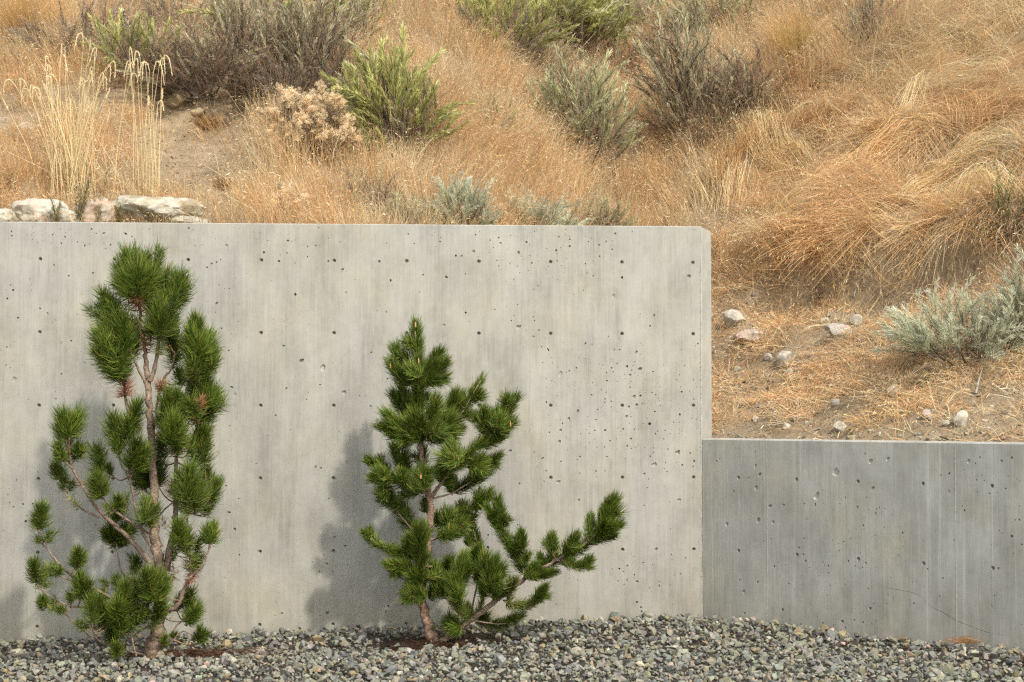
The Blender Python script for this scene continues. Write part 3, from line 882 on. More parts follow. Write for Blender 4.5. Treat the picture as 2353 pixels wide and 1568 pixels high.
# (crop, points, r0, r1, depth start, depth end)
for c, pts, r0, r1, d0, d1 in [
    ('A', [(1062, 1075), (1098, 980), (1120, 850), (1132, 730), (1145, 620), (1150, 520)], 0.020, 0.007, -0.02, -0.10),
    ('A', [(1035, 1095), (990, 1010), (952, 925), (905, 820), (870, 700)], 0.013, 0.006, 0, -0.12),
    ('A', [(1000, 1420), (905, 1270), (882, 1120), (875, 1000), (830, 860), (760, 700)], 0.014, 0.006, 0.02, -0.05),
    ('A', [(1075, 1500), (1100, 1360), (1120, 1200), (1160, 1060), (1210, 1000), (1240, 880)], 0.013, 0.006, 0.08, 0.2),
    ('A', [(1010, 760), (1090, 660), (1180, 550), (1230, 450)], 0.010, 0.005, 0, 0.05),
    ('A', [(1000, 720), (900, 640), (820, 580), (770, 520)], 0.010, 0.005, 0, 0.1),
    ('B', [(1035, 870), (1052, 740), (1085, 610), (1092, 480), (1092, 300), (1100, 160), (1130, 20)], 0.030, 0.012, 0.05, 0.12),
    ('A', [(1270, 1560), (1290, 1300), (1330, 1120), (1370, 1000), (1390, 850), (1385, 740)], 0.016, 0.006, 0.12, 0.02),
    ('A', [(1330, 1600), (1390, 1420), (1410, 1300), (1440, 1180)], 0.013, 0.006, 0.05, -0.05),
    ('B', [(930, 822), (800, 672), (690, 572), (600, 482), (510, 342), (452, 242), (432, 160)], 0.021, 0.008, -0.02, -0.22),
    ('B', [(615, 545), (500, 482), (402, 392), (372, 312)], 0.010, 0.005, -0.14, 0.0),
    ('B', [(450, 240), (410, 205), (375, 180)], 0.007, 0.004, -0.2, -0.26),
    ('B', [(925, 642), (840, 590), (735, 522), (700, 498), (640, 420)], 0.012, 0.006, -0.04, -0.3),
    ('B', [(880, 610), (878, 560)], 0.007, 0.005, -0.15, -0.25),
    ('B', [(935, 720), (868, 600), (832, 430), (805, 290), (800, 230)], 0.012, 0.006, -0.02, -0.10),
    ('B', [(805, 290), (752, 220), (735, 130)], 0.007, 0.005, -0.1, -0.14),
    ('B', [(940, 1130), (820, 1090), (710, 1050), (560, 972), (430, 892), (340, 802), (272, 702), (255, 642)], 0.015, 0.006, -0.05, -0.28),
    ('B', [(440, 936), (350, 900), (335, 880)], 0.007, 0.004, -0.22, -0.28),
    ('B', [(495, 900), (468, 850)], 0.006, 0.004, -0.2, -0.22),
    ('B', [(920, 1160), (760, 1110), (640, 1100), (520, 1104), (400, 1082), (300, 1030), (232, 972)], 0.010, 0.005, -0.12, -0.36),
    ('B', [(960, 1000), (850, 950), (760, 890), (735, 780), (722, 700)], 0.010, 0.005, 0.1, 0.32),
    ('B', [(1000, 1160), (1040, 1130), (1105, 1085), (1150, 985), (1190, 912), (1252, 850), (1302, 740)], 0.026, 0.006, -0.03, -0.12),
    ('B', [(1190, 912), (1182, 820), (1180, 690), (1165, 560), (1165, 430)], 0.011, 0.006, -0.08, -0.2),
    ('B', [(1090, 480), (1200, 520), (1300, 440)], 0.010, 0.006, 0.1, 0.0),
    ('B', [(980, 1200), (900, 1232), (820, 1290), (765, 1315), (720, 1380)], 0.011, 0.005, -0.04, -0.3),
    ('B', [(900, 1400), (780, 1370), (662, 1332), (602, 1300), (572, 1232)], 0.009, 0.005, -0.05, -0.4),
    ('B', [(848, 1405), (825, 1320), (800, 1190), (780, 1120)], 0.007, 0.005, -0.25, -0.3),
    ('B', [(990, 1180), (930, 1170), (920, 1100), (940, 1060)], 0.009, 0.005, -0.05, -0.3),
    ('B', [(1020, 1165), (1062, 1185), (1125, 1190), (1180, 1160)], 0.008, 0.004, -0.04, -0.08),
    ('B', [(1010, 1300), (1060, 1270), (1110, 1205), (1200, 1150)], 0.008, 0.004, 0.0, 0.1),
    ('B', [(1000, 1360), (1055, 1332), (1140, 1252), (1225, 1300)], 0.008, 0.004, -0.02, -0.1),
    ('B', [(945, 620), (1000, 520), (1075, 450)], 0.008, 0.005, 0.02, 0.2),
]:
    p1.branch(c, pts, r0, r1, d0, d1)
# living tufts: crop, base, tip, needle length in crop pixels, count, depth
for c, b0, b1, r, n, dy in [
    ('A', (975, 470), (905, 175), 105, 330, .0), ('A', (985, 470), (965, 150), 95, 300, .02), ('A', (990, 460), (1050, 190), 90, 260, .06), ('A', (1060, 400), (1140, 160), 75, 240, .06), ('A', (900, 420), (850, 280), 100, 220, .05),
    ('A', (975, 500), (975, 290), 135, 420, -.14), ('A', (960, 480), (880, 330), 120, 300, -.1), ('A', (1000, 470), (1080, 330), 120, 300, -.08), ('A', (930, 420), (840, 380), 95, 200, .12),
    ('A', (1190, 520), (1255, 350), 105, 330, .02), ('A', (1150, 470), (1180, 320), 95, 260, .05), ('A', (1220, 500), (1290, 430), 85, 200, .0),
    ('A', (800, 580), (730, 460), 95, 300, .05), ('A', (830, 640), (720, 560), 100, 260, .08), 
    ('A', (1120, 680), (1160, 470), 110, 360, -.12), ('A', (1110, 740), (1130, 580), 125, 360, -.16), ('A', (1180, 760), (1230, 590), 105, 260, .06), ('A', (1050, 600), (1060, 500), 90, 180, -.05),
    ('A', (850, 900), (760, 640), 120, 360, -.04), ('A', (890, 860), (870, 640), 125, 380, -.14), ('A', (840, 940), (700, 740), 115, 340, .02), ('A', (870, 980), (850, 780), 125, 360, -.16), ('A', (830, 1010), (720, 860), 110, 320, -.02), ('A', (860, 1060), (800, 890), 110, 340, -.1), ('A', (920, 900), (920, 700), 105, 280, .05), ('A', (880, 1040), (900, 900), 90, 180, -.05),
    ('A', (1380, 780), (1385, 640), 85, 300, .0), ('A', (1385, 880), (1350, 720), 95, 300, -.06), ('A', (1410, 900), (1480, 760), 100, 320, .0), ('A', (1390, 980), (1350, 820), 100, 320, -.06), ('A', (1420, 1000), (1500, 880), 100, 320, -.04), ('A', (1380, 1050), (1350, 920), 95, 260, -.1), ('A', (1420, 1060), (1500, 960), 95, 280, .0), ('A', (1400, 920), (1420, 800), 110, 320, -.1),
    ('A', (1240, 960), (1245, 770), 95, 280, .28), ('A', (1275, 1100), (1265, 1010), 75, 170, .25), ('A', (1210, 860), (1230, 740), 80, 180, .3),
    ('A', (1430, 1260), (1450, 1090), 105, 340, -.04), ('A', (1390, 1350), (1345, 1230), 95, 260, -.1), ('A', (1450, 1270), (1510, 1170), 95, 270, .02), ('A', (1430, 1370), (1500, 1290), 90, 230, .05), ('A', (1380, 1200), (1370, 1100), 80, 160, .1),
    ('A', (1180, 1290), (1195, 1160), 95, 320, -.2), ('A', (1220, 1500), (1225, 1340), 110, 360, -.24), ('A', (1160, 1420), (1170, 1330), 80, 180, -.1), ('A', (1280, 1340), (1300, 1230), 80, 180, .05),
    ('A', (1400, 1540), (1430, 1420), 95, 270, .02), ('A', (1250, 1240), (1250, 1180), 70, 150, .0),
    ('A', (455, 1470), (435, 1320), 105, 320, -.24), ('A', (510, 1460), (565, 1320), 100, 310, -.2), ('A', (490, 1480), (500, 1370), 105, 260, -.3),
    ('A', (830, 1520), (800, 1330), 90, 320, -.12), ('A', (935, 1420), (975, 1250), 95, 320, -.1), ('A', (900, 1470), (900, 1360), 85, 200, -.15),
    ('B', (380, 190), (355, 105), 72, 230, -.28), ('B', (470, 150), (500, 110), 75, 180, -.18), ('B', (370, 310), (345, 225), 75, 230, .05), ('B', (400, 370), (395, 300), 60, 110, -.05),
    ('B', (640, 265), (618, 130), 85, 300, .30), ('B', (690, 280), (680, 230), 50, 90, .2),
    ('B', (635, 420), (608, 300), 95, 360, -.34), ('B', (742, 490), (735, 430), 62, 200, -.3), ('B', (880, 580), (905, 440), 85, 330, -.30),
    ('B', (800, 240), (845, 80), 105, 360, -.16), ('B', (830, 250), (895, 130), 95, 260, -.14), ('B', (740, 140), (720, 60), 70, 200, -.18),
    ('B', (725, 705), (690, 610), 90, 240, .34), ('B', (730, 690), (770, 600), 85, 230, .36), ('B', (725, 560), (722, 490), 85, 230, .34), ('B', (855, 870), (850, 800), 60, 200, .25), ('B', (700, 680), (650, 630), 70, 140, .36), ('B', (745, 690), (800, 650), 60, 120, .36),
    ('B', (253, 625), (268, 490), 85, 330, -.28), ('B', (270, 690), (310, 640), 60, 70, -.26), ('B', (260, 700), (230, 680), 50, 50, -.26),
    ('B', (225, 960), (215, 830), 78, 330, -.36), ('B', (340, 890), (335, 850), 52, 180, -.28), ('B', (478, 850), (480, 755), 68, 280, -.24), ('B', (505, 1040), (500, 930), 78, 320, -.3), ('B', (480, 960), (500, 900), 60, 130, -.28),
    ('B', (577, 1215), (568, 1060), 92, 360, -.42), ('B', (540, 1240), (510, 1200), 50, 80, -.4), ('B', (580, 1130), (620, 1060), 65, 150, -.38),
    ('B', (765, 1130), (785, 960), 95, 340, -.32), ('B', (720, 1190), (735, 1080), 95, 320, -.36), ('B', (700, 1310), (690, 1210), 85, 260, -.2), ('B', (740, 1250), (760, 1160), 85, 240, -.3), ('B', (660, 1200), (660, 1120), 70, 180, -.3), ('B', (730, 970), (720, 920), 60, 130, .0), ('B', (640, 1060), (640, 1000), 50, 110, -.1),
    ('B', (940, 1080), (950, 900), 100, 380, -.38), ('B', (905, 1010), (900, 890), 85, 260, -.36), ('B', (1005, 1020), (1010, 920), 80, 230, -.28), ('B', (960, 1160), (1000, 1080), 65, 160, -.25), ('B', (870, 1180), (840, 1100), 70, 170, -.2),
    ('B', (290, 1085), (265, 1045), 50, 160, -.34), ('B', (400, 1125), (370, 1110), 40, 90, -.3), ('B', (440, 1070), (430, 1020), 45, 100, -.2), ('B', (350, 1050), (330, 1090), 40, 70, -.3),
    ('B', (1165, 440), (1170, 250), 105, 380, -.24), ('B', (1200, 510), (1240, 370), 115, 380, -.2), ('B', (1310, 450), (1345, 330), 85, 270, .02), ('B', (1250, 210), (1235, 80), 100, 320, -.06), ('B', (1075, 110), (1090, 10), 110, 340, -.2), ('B', (1130, 430), (1110, 320), 90, 220, -.1), ('B', (1290, 330), (1280, 240), 80, 180, .06), ('B', (1280, 520), (1310, 440), 75, 170, .05),
    ('B', (1125, 720), (1115, 600), 92, 350, -.26), ('B', (1312, 705), (1325, 610), 82, 320, -.12), ('B', (1150, 780), (1160, 690), 65, 130, -.2), ('B', (1215, 770), (1230, 690), 60, 120, .0),
    ('B', (925, 350), (890, 240), 105, 300, .15), ('B', (980, 340), (990, 200), 105, 300, .12), ('B', (1000, 180), (1010, 60), 90, 230, .15), ('B', (880, 360), (860, 300), 70, 150, .2),
    ('B', (1180, 1110), (1190, 1010), 75, 220, .05), ('B', (1190, 1190), (1225, 1110), 78, 230, -.08), ('B', (1225, 1310), (1240, 1235), 52, 200, -.1), ('B', (1150, 1190), (1200, 1175), 55, 120, -.05), ('B', (1110, 1120), (1120, 1040), 60, 120, .05),
    ('B', (1010, 1340), (1025, 1285), 45, 130, -.1), ('B', (735, 1390), (715, 1340), 62, 180, -.34), ('B', (1060, 1290), (1090, 1275), 40, 80, .0),
    ('B', (1210, 850), (1250, 790), 60, 110, -.05), ('B', (1060, 820), (1070, 770), 50, 90, .1),
]:
    p1.shoot(c, [b0, b1], r, int(n * 1.15), dy)
    # a lesser shoot beside and behind most tufts
    for _ in range(p1.rng.integers(1, 3) if n > 150 else 1):
        j = p1.rng.normal(0, 0.6 * r, 2)
        p1.shoot(c, [(b0[0] + j[0] * 0.6, b0[1] + abs(j[1]) * 0.5), (b1[0] + j[0], b1[1] + j[1] * 0.5 + 0.25 * r)], r * p1.rng.uniform(0.75, 1.0), int(n * 0.55), dy + p1.rng.uniform(-0.03, 0.18))
# yellowing and dead needles on the older wood
for c, b0, b1, r, n, dy, pal in [
    ('A', (975, 545), (972, 490), 75, 200, -.06, DEADN), ('A', (885, 1190), (882, 1080), 90, 260, -.05, DEADN), ('A', (875, 1060), (870, 1010), 70, 110, -.08, DEADN), ('A', (1145, 1150), (1140, 1080), 62, 160, .02, DEADN), ('A', (1125, 900), (1130, 740), 62, 150, -.09, YELLOWG), ('A', (1040, 850), (1020, 760), 55, 70, -.02, DEADN),
    ('A', (1060, 880), (1070, 780), 55, 70, .03, DEADN), ('A', (1365, 1060), (1360, 1010), 55, 110, -.05, DEADN), ('A', (1440, 1270), (1420, 1200), 55, 80, -.1, DEADN), ('A', (1375, 1390), (1365, 1330), 45, 70, -.1, DEADN), ('A', (820, 1540), (825, 1490), 50, 60, -.14, YELLOWG),
    ('B', (1090, 170), (1090, 100), 60, 110, -.1, DEADN), ('B', (1080, 400), (1070, 330), 70, 130, .1, DEADN), ('B', (1185, 880), (1180, 780), 75, 130, -.08, YELLOWG), ('B', (1190, 920), (1185, 840), 65, 110, -.06, DEADN), ('B', (1230, 860), (1200, 930), 55, 60, -.05, DEADN), ('B', (1160, 1000), (1175, 930), 50, 60, -.05, DEADN),
    ('B', (730, 1420), (715, 1370), 60, 90, -.36, YELLOWG), ('B', (500, 500), (430, 420), 50, 50, -.1, YELLOWG), ('B', (420, 1125), (300, 1110), 42, 90, -.32, YELLOWG), ('B', (940, 620), (930, 560), 45, 70, -.05, YELLOWG), ('B', (1150, 560), (1160, 470), 45, 70, -.2, YELLOWG), ('B', (740, 170), (740, 110), 40, 60, -.16, YELLOWG), ('B', (910, 1240), (960, 1200), 60, 60, -.2, YELLOWG), ('B', (330, 820), (300, 900), 60, 40, -.26, YELLOWG), ('B', (1050, 620), (1000, 560), 50, 40, .1, DEADN), ('B', (1080, 830), (1075, 930), 60, 60, .0, DEADN),
]:
    p1.shoot(c, [b0, b1], r, n, dy, pal, twig=False, a0=95, a1=60, label="rusty dead needles" if pal is DEADN else "yellowing needles", bend=0.1)

# ---- right pine: short needles clothing every shoot, one long low limb to the right
p2 = Pine("pine_tree", "open pine with one long low limb reaching right over the gravel", T2BASE.y, CONV, 22, T2BASE.y / FPX * 0.322 * 1.22)
p2.begin(T2BASE)
C2D = lambda x, y: (((800 + x * 0.3444) - 800) / 0.34, ((760 + y * 0.3444) - 1150) / 0.34)
trunk2 = [(770, 1245), (742, 1180), (715, 1090), (684, 980), (680, 850), (690, 720), (706, 600), (728, 430), (740, 260)] + [C2D(*q) for q in [(705, 1240), (680, 1120), (665, 1000), (650, 860), (642, 700), (636, 550), (630, 420), (625, 280), (622, 140)]]
p2.branch('D', trunk2, 0.043, 0.006, name="trunk", flare=0.012, n=12, col=(0.27, 0.18, 0.13))
p2.branch('D', [(785, 1250), (840, 1215), (905, 1160), (1005, 1088), (1120, 1002), (1210, 928), (1305, 858), (1420, 776), (1540, 700), (1650, 638), (1800, 552), (1920, 470), (1985, 380), (2040, 260)], 0.030, 0.005, -0.02, -0.22, name="low_limb", n=10)
for c, pts, r0, r1, d0, d1 in [
    ('C', [(725, 1330), (790, 1240), (850, 1160), (940, 1050), (1050, 965), (1160, 870), (1250, 750), (1335, 620)], 0.017, 0.005, 0, -0.12),
    ('C', [(660, 900), (780, 860), (900, 780), (970, 690), (1085, 490)], 0.010, 0.004, 0, 0.08),
    ('C', [(690, 1290), (560, 1240), (430, 1190), (330, 1180)], 0.010, 0.004, 0, -0.12),
    ('C', [(600, 1250), (430, 1130), (290, 1060)], 0.008, 0.004, 0.05, 0.1),
    ('D', [(715, 560), (620, 440), (500, 290), (435, 170)], 0.011, 0.004, 0.0, 0.16),
    ('D', [(700, 680), (600, 620), (480, 560), (370, 535), (300, 470)], 0.010, 0.004, 0, -0.1),
    ('D', [(722, 500), (800, 470), (900, 340), (1050, 262), (1150, 175)], 0.012, 0.004, 0, 0.1),
    ('D', [(1430, 770), (1370, 620), (1300, 520), (1225, 400), (1165, 290)], 0.011, 0.004, -0.1, 0.05),
    ('D', [(1400, 680), (1410, 590), (1392, 460)], 0.007, 0.004, -0.1, -0.16),
    ('D', [(1010, 1080), (940, 940), (915, 800), (950, 640)], 0.010, 0.004, -0.08, -0.2),
    ('D', [(1020, 1060), (1075, 800), (1085, 580), (1042, 420)], 0.009, 0.004, -0.06, 0.05),
    ('D', [(1200, 935), (1165, 810), (1190, 680)], 0.009, 0.005, -0.1, -0.25),
    ('D', [(1260, 930), (1400, 962), (1500, 935), (1560, 850)], 0.008, 0.004, -0.1, -0.2),
    ('D', [(690, 900), (800, 880), (770, 680)], 0.008, 0.004, -0.02, -0.1),
    ('D', [(1640, 640), (1800, 690), (1885, 640)], 0.006, 0.004, -0.18, -0.25),
    ('D', [(1040, 1075), (1250, 1100), (1400, 1040)], 0.007, 0.004, -0.08, 0.15),
    ('C', [(740, 1330), (880, 1290), (1000, 1220), (1120, 1155)], 0.008, 0.004, 0.05, 0.26),
]:
    p2.branch(c, pts, r0, r1, d0, d1)
S2 = [
    ('C', [(630, 340), (624, 100)], 78, 460, 0), ('C', [(570, 410), (485, 270)], 85, 330, .12), ('C', [(580, 530), (465, 400)], 88, 400, -.05), ('C', [(645, 540), (645, 350)], 85, 420, -.14), ('C', [(700, 420), (790, 300)], 80, 330, .1), ('C', [(690, 530), (825, 375)], 88, 430, -.04), ('C', [(670, 540), (750, 400)], 80, 320, -.08), ('C', [(610, 520), (560, 420)], 80, 260, -.1),
    ('C', [(640, 720), (632, 560)], 85, 360, .0), ('C', [(540, 690), (470, 600)], 78, 300, .16), ('C', [(560, 780), (560, 650)], 80, 200, .1), ('C', [(580, 640), (530, 560)], 70, 160, .1),
    ('C', [(600, 880), (425, 735)], 90, 430, -.08), ('C', [(560, 900), (375, 815)], 78, 360, -.04), ('C', [(660, 860), (615, 745)], 95, 340, -.18), ('C', [(720, 770), (765, 630)], 80, 330, -.16), ('C', [(740, 880), (870, 750)], 92, 400, -.14), ('C', [(700, 890), (765, 810)], 80, 260, -.22), ('C', [(640, 910), (555, 850)], 80, 260, -.16), ('C', [(760, 900), (930, 840)], 78, 320, -.06), ('C', [(700, 920), (860, 890)], 70, 240, .08), ('C', [(620, 920), (460, 890)], 70, 260, .06), ('C', [(650, 930), (650, 850)], 90, 220, .05),
    ('C', [(890, 790), (970, 690), (1085, 490)], 75, 520, .07), ('C', [(870, 760), (910, 590)], 78, 330, .02), ('C', [(960, 750), (1030, 740)], 60, 160, .06), ('C', [(930, 700), (960, 590)], 70, 160, .08),
    ('C', [(890, 1100), (1050, 965), (1160, 870)], 78, 480, -.08, GREEN), ('C', [(1160, 870), (1250, 750), (1335, 620)], 80, 460, -.1), ('C', [(1110, 880), (1105, 710)], 78, 330, -.06), ('C', [(1180, 860), (1290, 790)], 88, 380, -.18), ('C', [(1170, 830), (1205, 720)], 75, 280, -.12), ('C', [(1100, 960), (1260, 880)], 65, 260, -.04),
    ('C', [(920, 1080), (870, 1000)], 100, 420, -.24), ('C', [(990, 1110), (1090, 1060)], 82, 330, -.06), ('C', [(1090, 1100), (1210, 1030)], 68, 260, .14), ('C', [(880, 1100), (960, 1080)], 70, 200, -.1),
    ('C', [(900, 1290), (1000, 1220), (1130, 1150)], 75, 420, .24), ('C', [(880, 1300), (890, 1210)], 65, 200, .2), ('C', [(800, 1230), (850, 1150)], 70, 220, -.0), ('C', [(770, 1180), (800, 1090)], 65, 200, .04),
    ('C', [(685, 1270), (655, 1150)], 95, 430, -.26), ('C', [(640, 1300), (560, 1250)], 75, 260, -.1), ('C', [(440, 1140), (290, 1060)], 68, 380, .07), ('C', [(460, 1200), (335, 1185)], 82, 400, -.14), ('C', [(600, 1230), (460, 1180)], 72, 330, -.08), ('C', [(540, 1130), (470, 970)], 75, 340, .18), ('C', [(560, 1180), (520, 1080)], 75, 260, .1), ('C', [(420, 1240), (400, 1300)], 60, 200, -.05),
    ('C', [(668, 1120), (662, 970)], 62, 190, .0), ('C', [(700, 1430), (690, 1340)], 50, 130, .12),
    ('D', [(590, 430), (500, 285), (440, 165)], 80, 520, .12), ('D', [(440, 220), (430, 150)], 75, 230, .05),
    ('D', [(800, 470), (900, 340), (1050, 262)], 75, 460, .05), ('D', [(1040, 265), (1150, 170)], 80, 360, .06), ('D', [(860, 380), (850, 290)], 70, 230, .0), ('D', [(790, 480), (960, 450)], 68, 360, -.06), ('D', [(900, 400), (960, 350)], 70, 200, -.02), ('D', [(780, 400), (790, 310)], 60, 160, .14), ('D', [(950, 360), (1050, 330)], 60, 180, .1),
    ('D', [(1215, 390), (1220, 210)], 75, 340, .02), ('D', [(1300, 520), (1225, 400), (1150, 270)], 72, 420, .0), ('D', [(1430, 740), (1370, 620), (1300, 520)], 70, 360, -.08), ('D', [(1250, 400), (1270, 340)], 60, 150, .04),
    ('D', [(1405, 560), (1392, 440)], 58, 300, -.16), ('D', [(1420, 660), (1410, 590)], 55, 150, -.14), 
    ('D', [(380, 540), (310, 500), (300, 430)], 56, 330, -.1), ('D', [(560, 600), (380, 540)], 52, 260, -.06), ('D', [(500, 610), (470, 560)], 55, 160, -.06),
    ('D', [(660, 640), (655, 420)], 92, 470, -.22), ('D', [(640, 620), (590, 500)], 80, 280, -.12), ('D', [(700, 500), (690, 400)], 65, 200, -.14), ('D', [(600, 700), (440, 670)], 75, 360, -.12), ('D', [(640, 760), (560, 680)], 80, 300, -.14), ('D', [(620, 600), (520, 600)], 70, 240, -.05), ('D', [(680, 700), (660, 600)], 70, 230, -.2),
    ('D', [(680, 900), (610, 850)], 92, 400, -.22), ('D', [(660, 800), (650, 740)], 80, 260, -.2), ('D', [(640, 910), (560, 880)], 65, 200, -.1), ('D', [(690, 780), (740, 700)], 70, 200, -.14), ('D', [(500, 760), (500, 720)], 50, 110, .0),
    ('D', [(800, 870), (765, 690)], 78, 360, -.12), ('D', [(840, 830), (820, 700)], 68, 220, .02), ('D', [(720, 900), (790, 840)], 60, 180, -.05),
    ('D', [(1000, 1060), (940, 950), (900, 880)], 78, 380, -.14, YELLOWG), ('D', [(930, 880), (905, 790)], 95, 360, -.24), ('D', [(915, 800), (970, 630)], 88, 430, -.22), ('D', [(850, 900), (830, 830)], 70, 200, -.1), ('D', [(960, 740), (1010, 720)], 65, 160, -.1), ('D', [(870, 700), (860, 640)], 60, 160, .0),
    ('D', [(1085, 580), (1042, 400)], 62, 340, .04), ('D', [(1080, 690), (1085, 560)], 70, 300, -.04), ('D', [(1080, 820), (1075, 690)], 62, 230, -.05), ('D', [(1000, 540), (1010, 500)], 50, 120, .0), ('D', [(1030, 640), (1090, 600)], 60, 180, -.05),
    ('D', [(1170, 880), (1160, 760)], 85, 330, -.28), ('D', [(1165, 790), (1195, 660)], 90, 420, -.28), ('D', [(1130, 900), (1110, 830)], 65, 170, -.2), ('D', [(1210, 820), (1230, 720)], 65, 190, -.2), ('D', [(1210, 930), (1220, 850)], 60, 150, -.14),
    ('D', [(1290, 920), (1345, 790)], 60, 260, -.12, YELLOWG), ('D', [(1270, 940), (1400, 962), (1500, 930)], 60, 380, -.16, YELLOWG), ('D', [(1480, 940), (1560, 840)], 62, 300, -.2),
    ('D', [(960, 1090), (860, 1100)], 68, 280, -.1), ('D', [(960, 1120), (920, 1140)], 70, 240, -.14), ('D', [(1060, 1085), (1250, 1105), (1390, 1040)], 62, 480, .1), ('D', [(1100, 1070), (1110, 1040)], 60, 160, .05), ('D', [(1040, 1080), (1000, 980)], 60, 240, -.05, YELLOWG), ('D', [(1090, 1040), (1110, 920)], 50, 90, -.05, YELLOWG),
    ('D', [(1440, 770), (1560, 690), (1700, 610)], 68, 430, -.16), ('D', [(1700, 610), (1800, 552), (1930, 470)], 62, 330, -.2), ('D', [(1610, 590), (1605, 480)], 62, 320, -.2), ('D', [(1700, 600), (1770, 480)], 75, 360, -.22), ('D', [(1870, 500), (1888, 340)], 68, 360, -.2), ('D', [(1970, 380), (2055, 220)], 90, 460, -.22), ('D', [(1920, 470), (2095, 385)], 70, 430, -.24), ('D', [(1960, 440), (1990, 370)], 65, 200, -.25), ('D', [(2000, 330), (2020, 230)], 70, 240, -.16), ('D', [(1930, 500), (2060, 460)], 50, 180, -.16),
    ('D', [(1680, 640), (1800, 690), (1885, 640)], 56, 360, -.24), ('D', [(1500, 770), (1620, 720)], 52, 230, -.18), ('D', [(1470, 780), (1480, 690)], 60, 220, -.16), ('D', [(1540, 760), (1640, 730)], 45, 150, -.2), ('D', [(1660, 640), (1740, 650)], 50, 160, -.14), ('D', [(1550, 690), (1520, 620)], 55, 140, -.12),
    ('D', [(755, 1130), (755, 1100)], 24, 60, -.06), ('D', [(1420, 740), (1480, 760)], 50, 140, -.2),
]
for q in S2:
    c, pts, r, n, dy = q[:5]
    pal = q[5] if len(q) > 5 else GREEN
    p2.shoot(c, pts, r * 0.95, int(n * 1.55), dy, pal, a0=70, a1=28, t0=0.0, bend=0.6, twig=True, tw=0.9, label="yellowish needles on an old shoot" if pal is YELLOWG else None)
    # short side shoots thicken the crown
    if p2.rng.random() < 0.9 and r >= 55 and pal is GREEN:
        e = np.array(pts[-1], float); b = np.array(pts[-2], float); m_ = b + (e - b) * 0.35
        d_ = (e - b) / max(np.linalg.norm(e - b), 1); pn = np.array([-d_[1], d_[0]]) * (1 if p2.rng.random() < 0.5 else -1)
        q_ = m_ + d_ * r * 0.7 + pn * r * 0.75
        p2.shoot(c, [tuple(m_), tuple(q_)], r * 0.9, int(n * 0.6), dy + p2.rng.uniform(-0.08, 0.12), pal, a0=78, a1=36, t0=0.0, bend=0.6)
# pale resin buds at the shoot tips
for c, x, y, dy in [('C', 622, 96, -.02), ('C', 645, 352, -.18), ('C', 445, 390, -.1), ('C', 835, 370, -.1), ('C', 765, 622, -.2), ('C', 1295, 800, -.2), ('C', 870, 1005, -.28), ('C', 560, 855, -.2), ('C', 660, 1170, -.3)]:
    p = p2.pt(c, x, y, dy)
    P = np.array([p + np.array([0, 0, -0.02]), p + np.array([0, 0, 0.005]), p + np.array([0, 0, 0.025])])
    V, F = tube_arrays(P, np.array([0.006, 0.007, 0.001]), 6)
    d, o, q_, _ = p2.attach(p)
    mobj("bud", raw_mesh("bud", V - p2.base, F, M_BARK, np.tile(np.array([[0.42, 0.22, 0.10]]), (len(V), 1)), True), o)

# ------------------------------------------------------------------ hillside grass
BARE = [(430, 330, 110, 110, .93), (520, 245, 120, 55, .92), (480, 420, 90, 55, .8), (390, 240, 60, 50, .8), (60, 115, 70, 28, .8), (560, 330, 60, 70, .6), (330, 205, 90, 50, .6), (1885, 385, 75, 40, .8), (1900, 225, 45, 28, .75),
        (1455, 385, 55, 30, .6), (1700, 745, 60, 40, .3), (1770, 850, 70, 40, .45), (2030, 990, 420, 30, .9), (2250, 920, 120, 50, .6), (1960, 780, 90, 35, .3), (2060, 945, 130, 26, .6), (1850, 950, 180, 26, .4), (1850, 655, 90, 20, .9), (2040, 645, 110, 20, .9), (2250, 610, 60, 16, .7), (1720, 960, 90, 50, .5)]
# the lie of the long flattened grass: (px, py, dir in the picture)
FLOW = [(1690, 250, .25, 1), (1730, 350, .55, 1), (1800, 410, 1, .55), (1880, 445, 1, -.05), (1960, 400, -1, .55), (2060, 345, -1, .25), (2160, 330, -1, .15), (2250, 420, -.5, .9), (1950, 500, -1, .35), (1800, 520, -.8, .6), (1690, 560, -.5, .8), (2100, 480, -.7, .75),
        (2250, 520, -.5, 1), (2000, 100, .9, .35), (2120, 110, 1, .3), (2250, 150, 1, .35), (2320, 230, .8, .5), (2200, 50, 1, .3), (2080, 190, .9, .4), (1980, 180, .6, .7), (1900, 600, -.6, .9), (2050, 590, -.35, 1), (2200, 590, -.2, 1), (1750, 640, -.7, .6), (2320, 350, -.3, 1), (2150, 250, .9, .5)]
FL = np.array(FLOW)

for ln in LEDGES + SOILCUT:
    pth = catmull([(a, b_, 0) for a, b_ in ln], 3)
    BARE += [(a, b_ + 42, 24, 15, 0.92) for a, b_, _ in pth]
def bare_at(px, py):
    k = np.ones_like(px)
    jx = 30 * vnoise(px / 60, py / 60, 0); jy = 24 * vnoise(px / 60 + 9, py / 60 + 5, 1)
    for cx, cy, rx, ry, s in BARE:
        d = ((px + jx - cx) / rx) ** 2 + ((py + jy - cy) / ry) ** 2
        k *= 1 - s * smooth(1.3, 0.6, d)
    return k

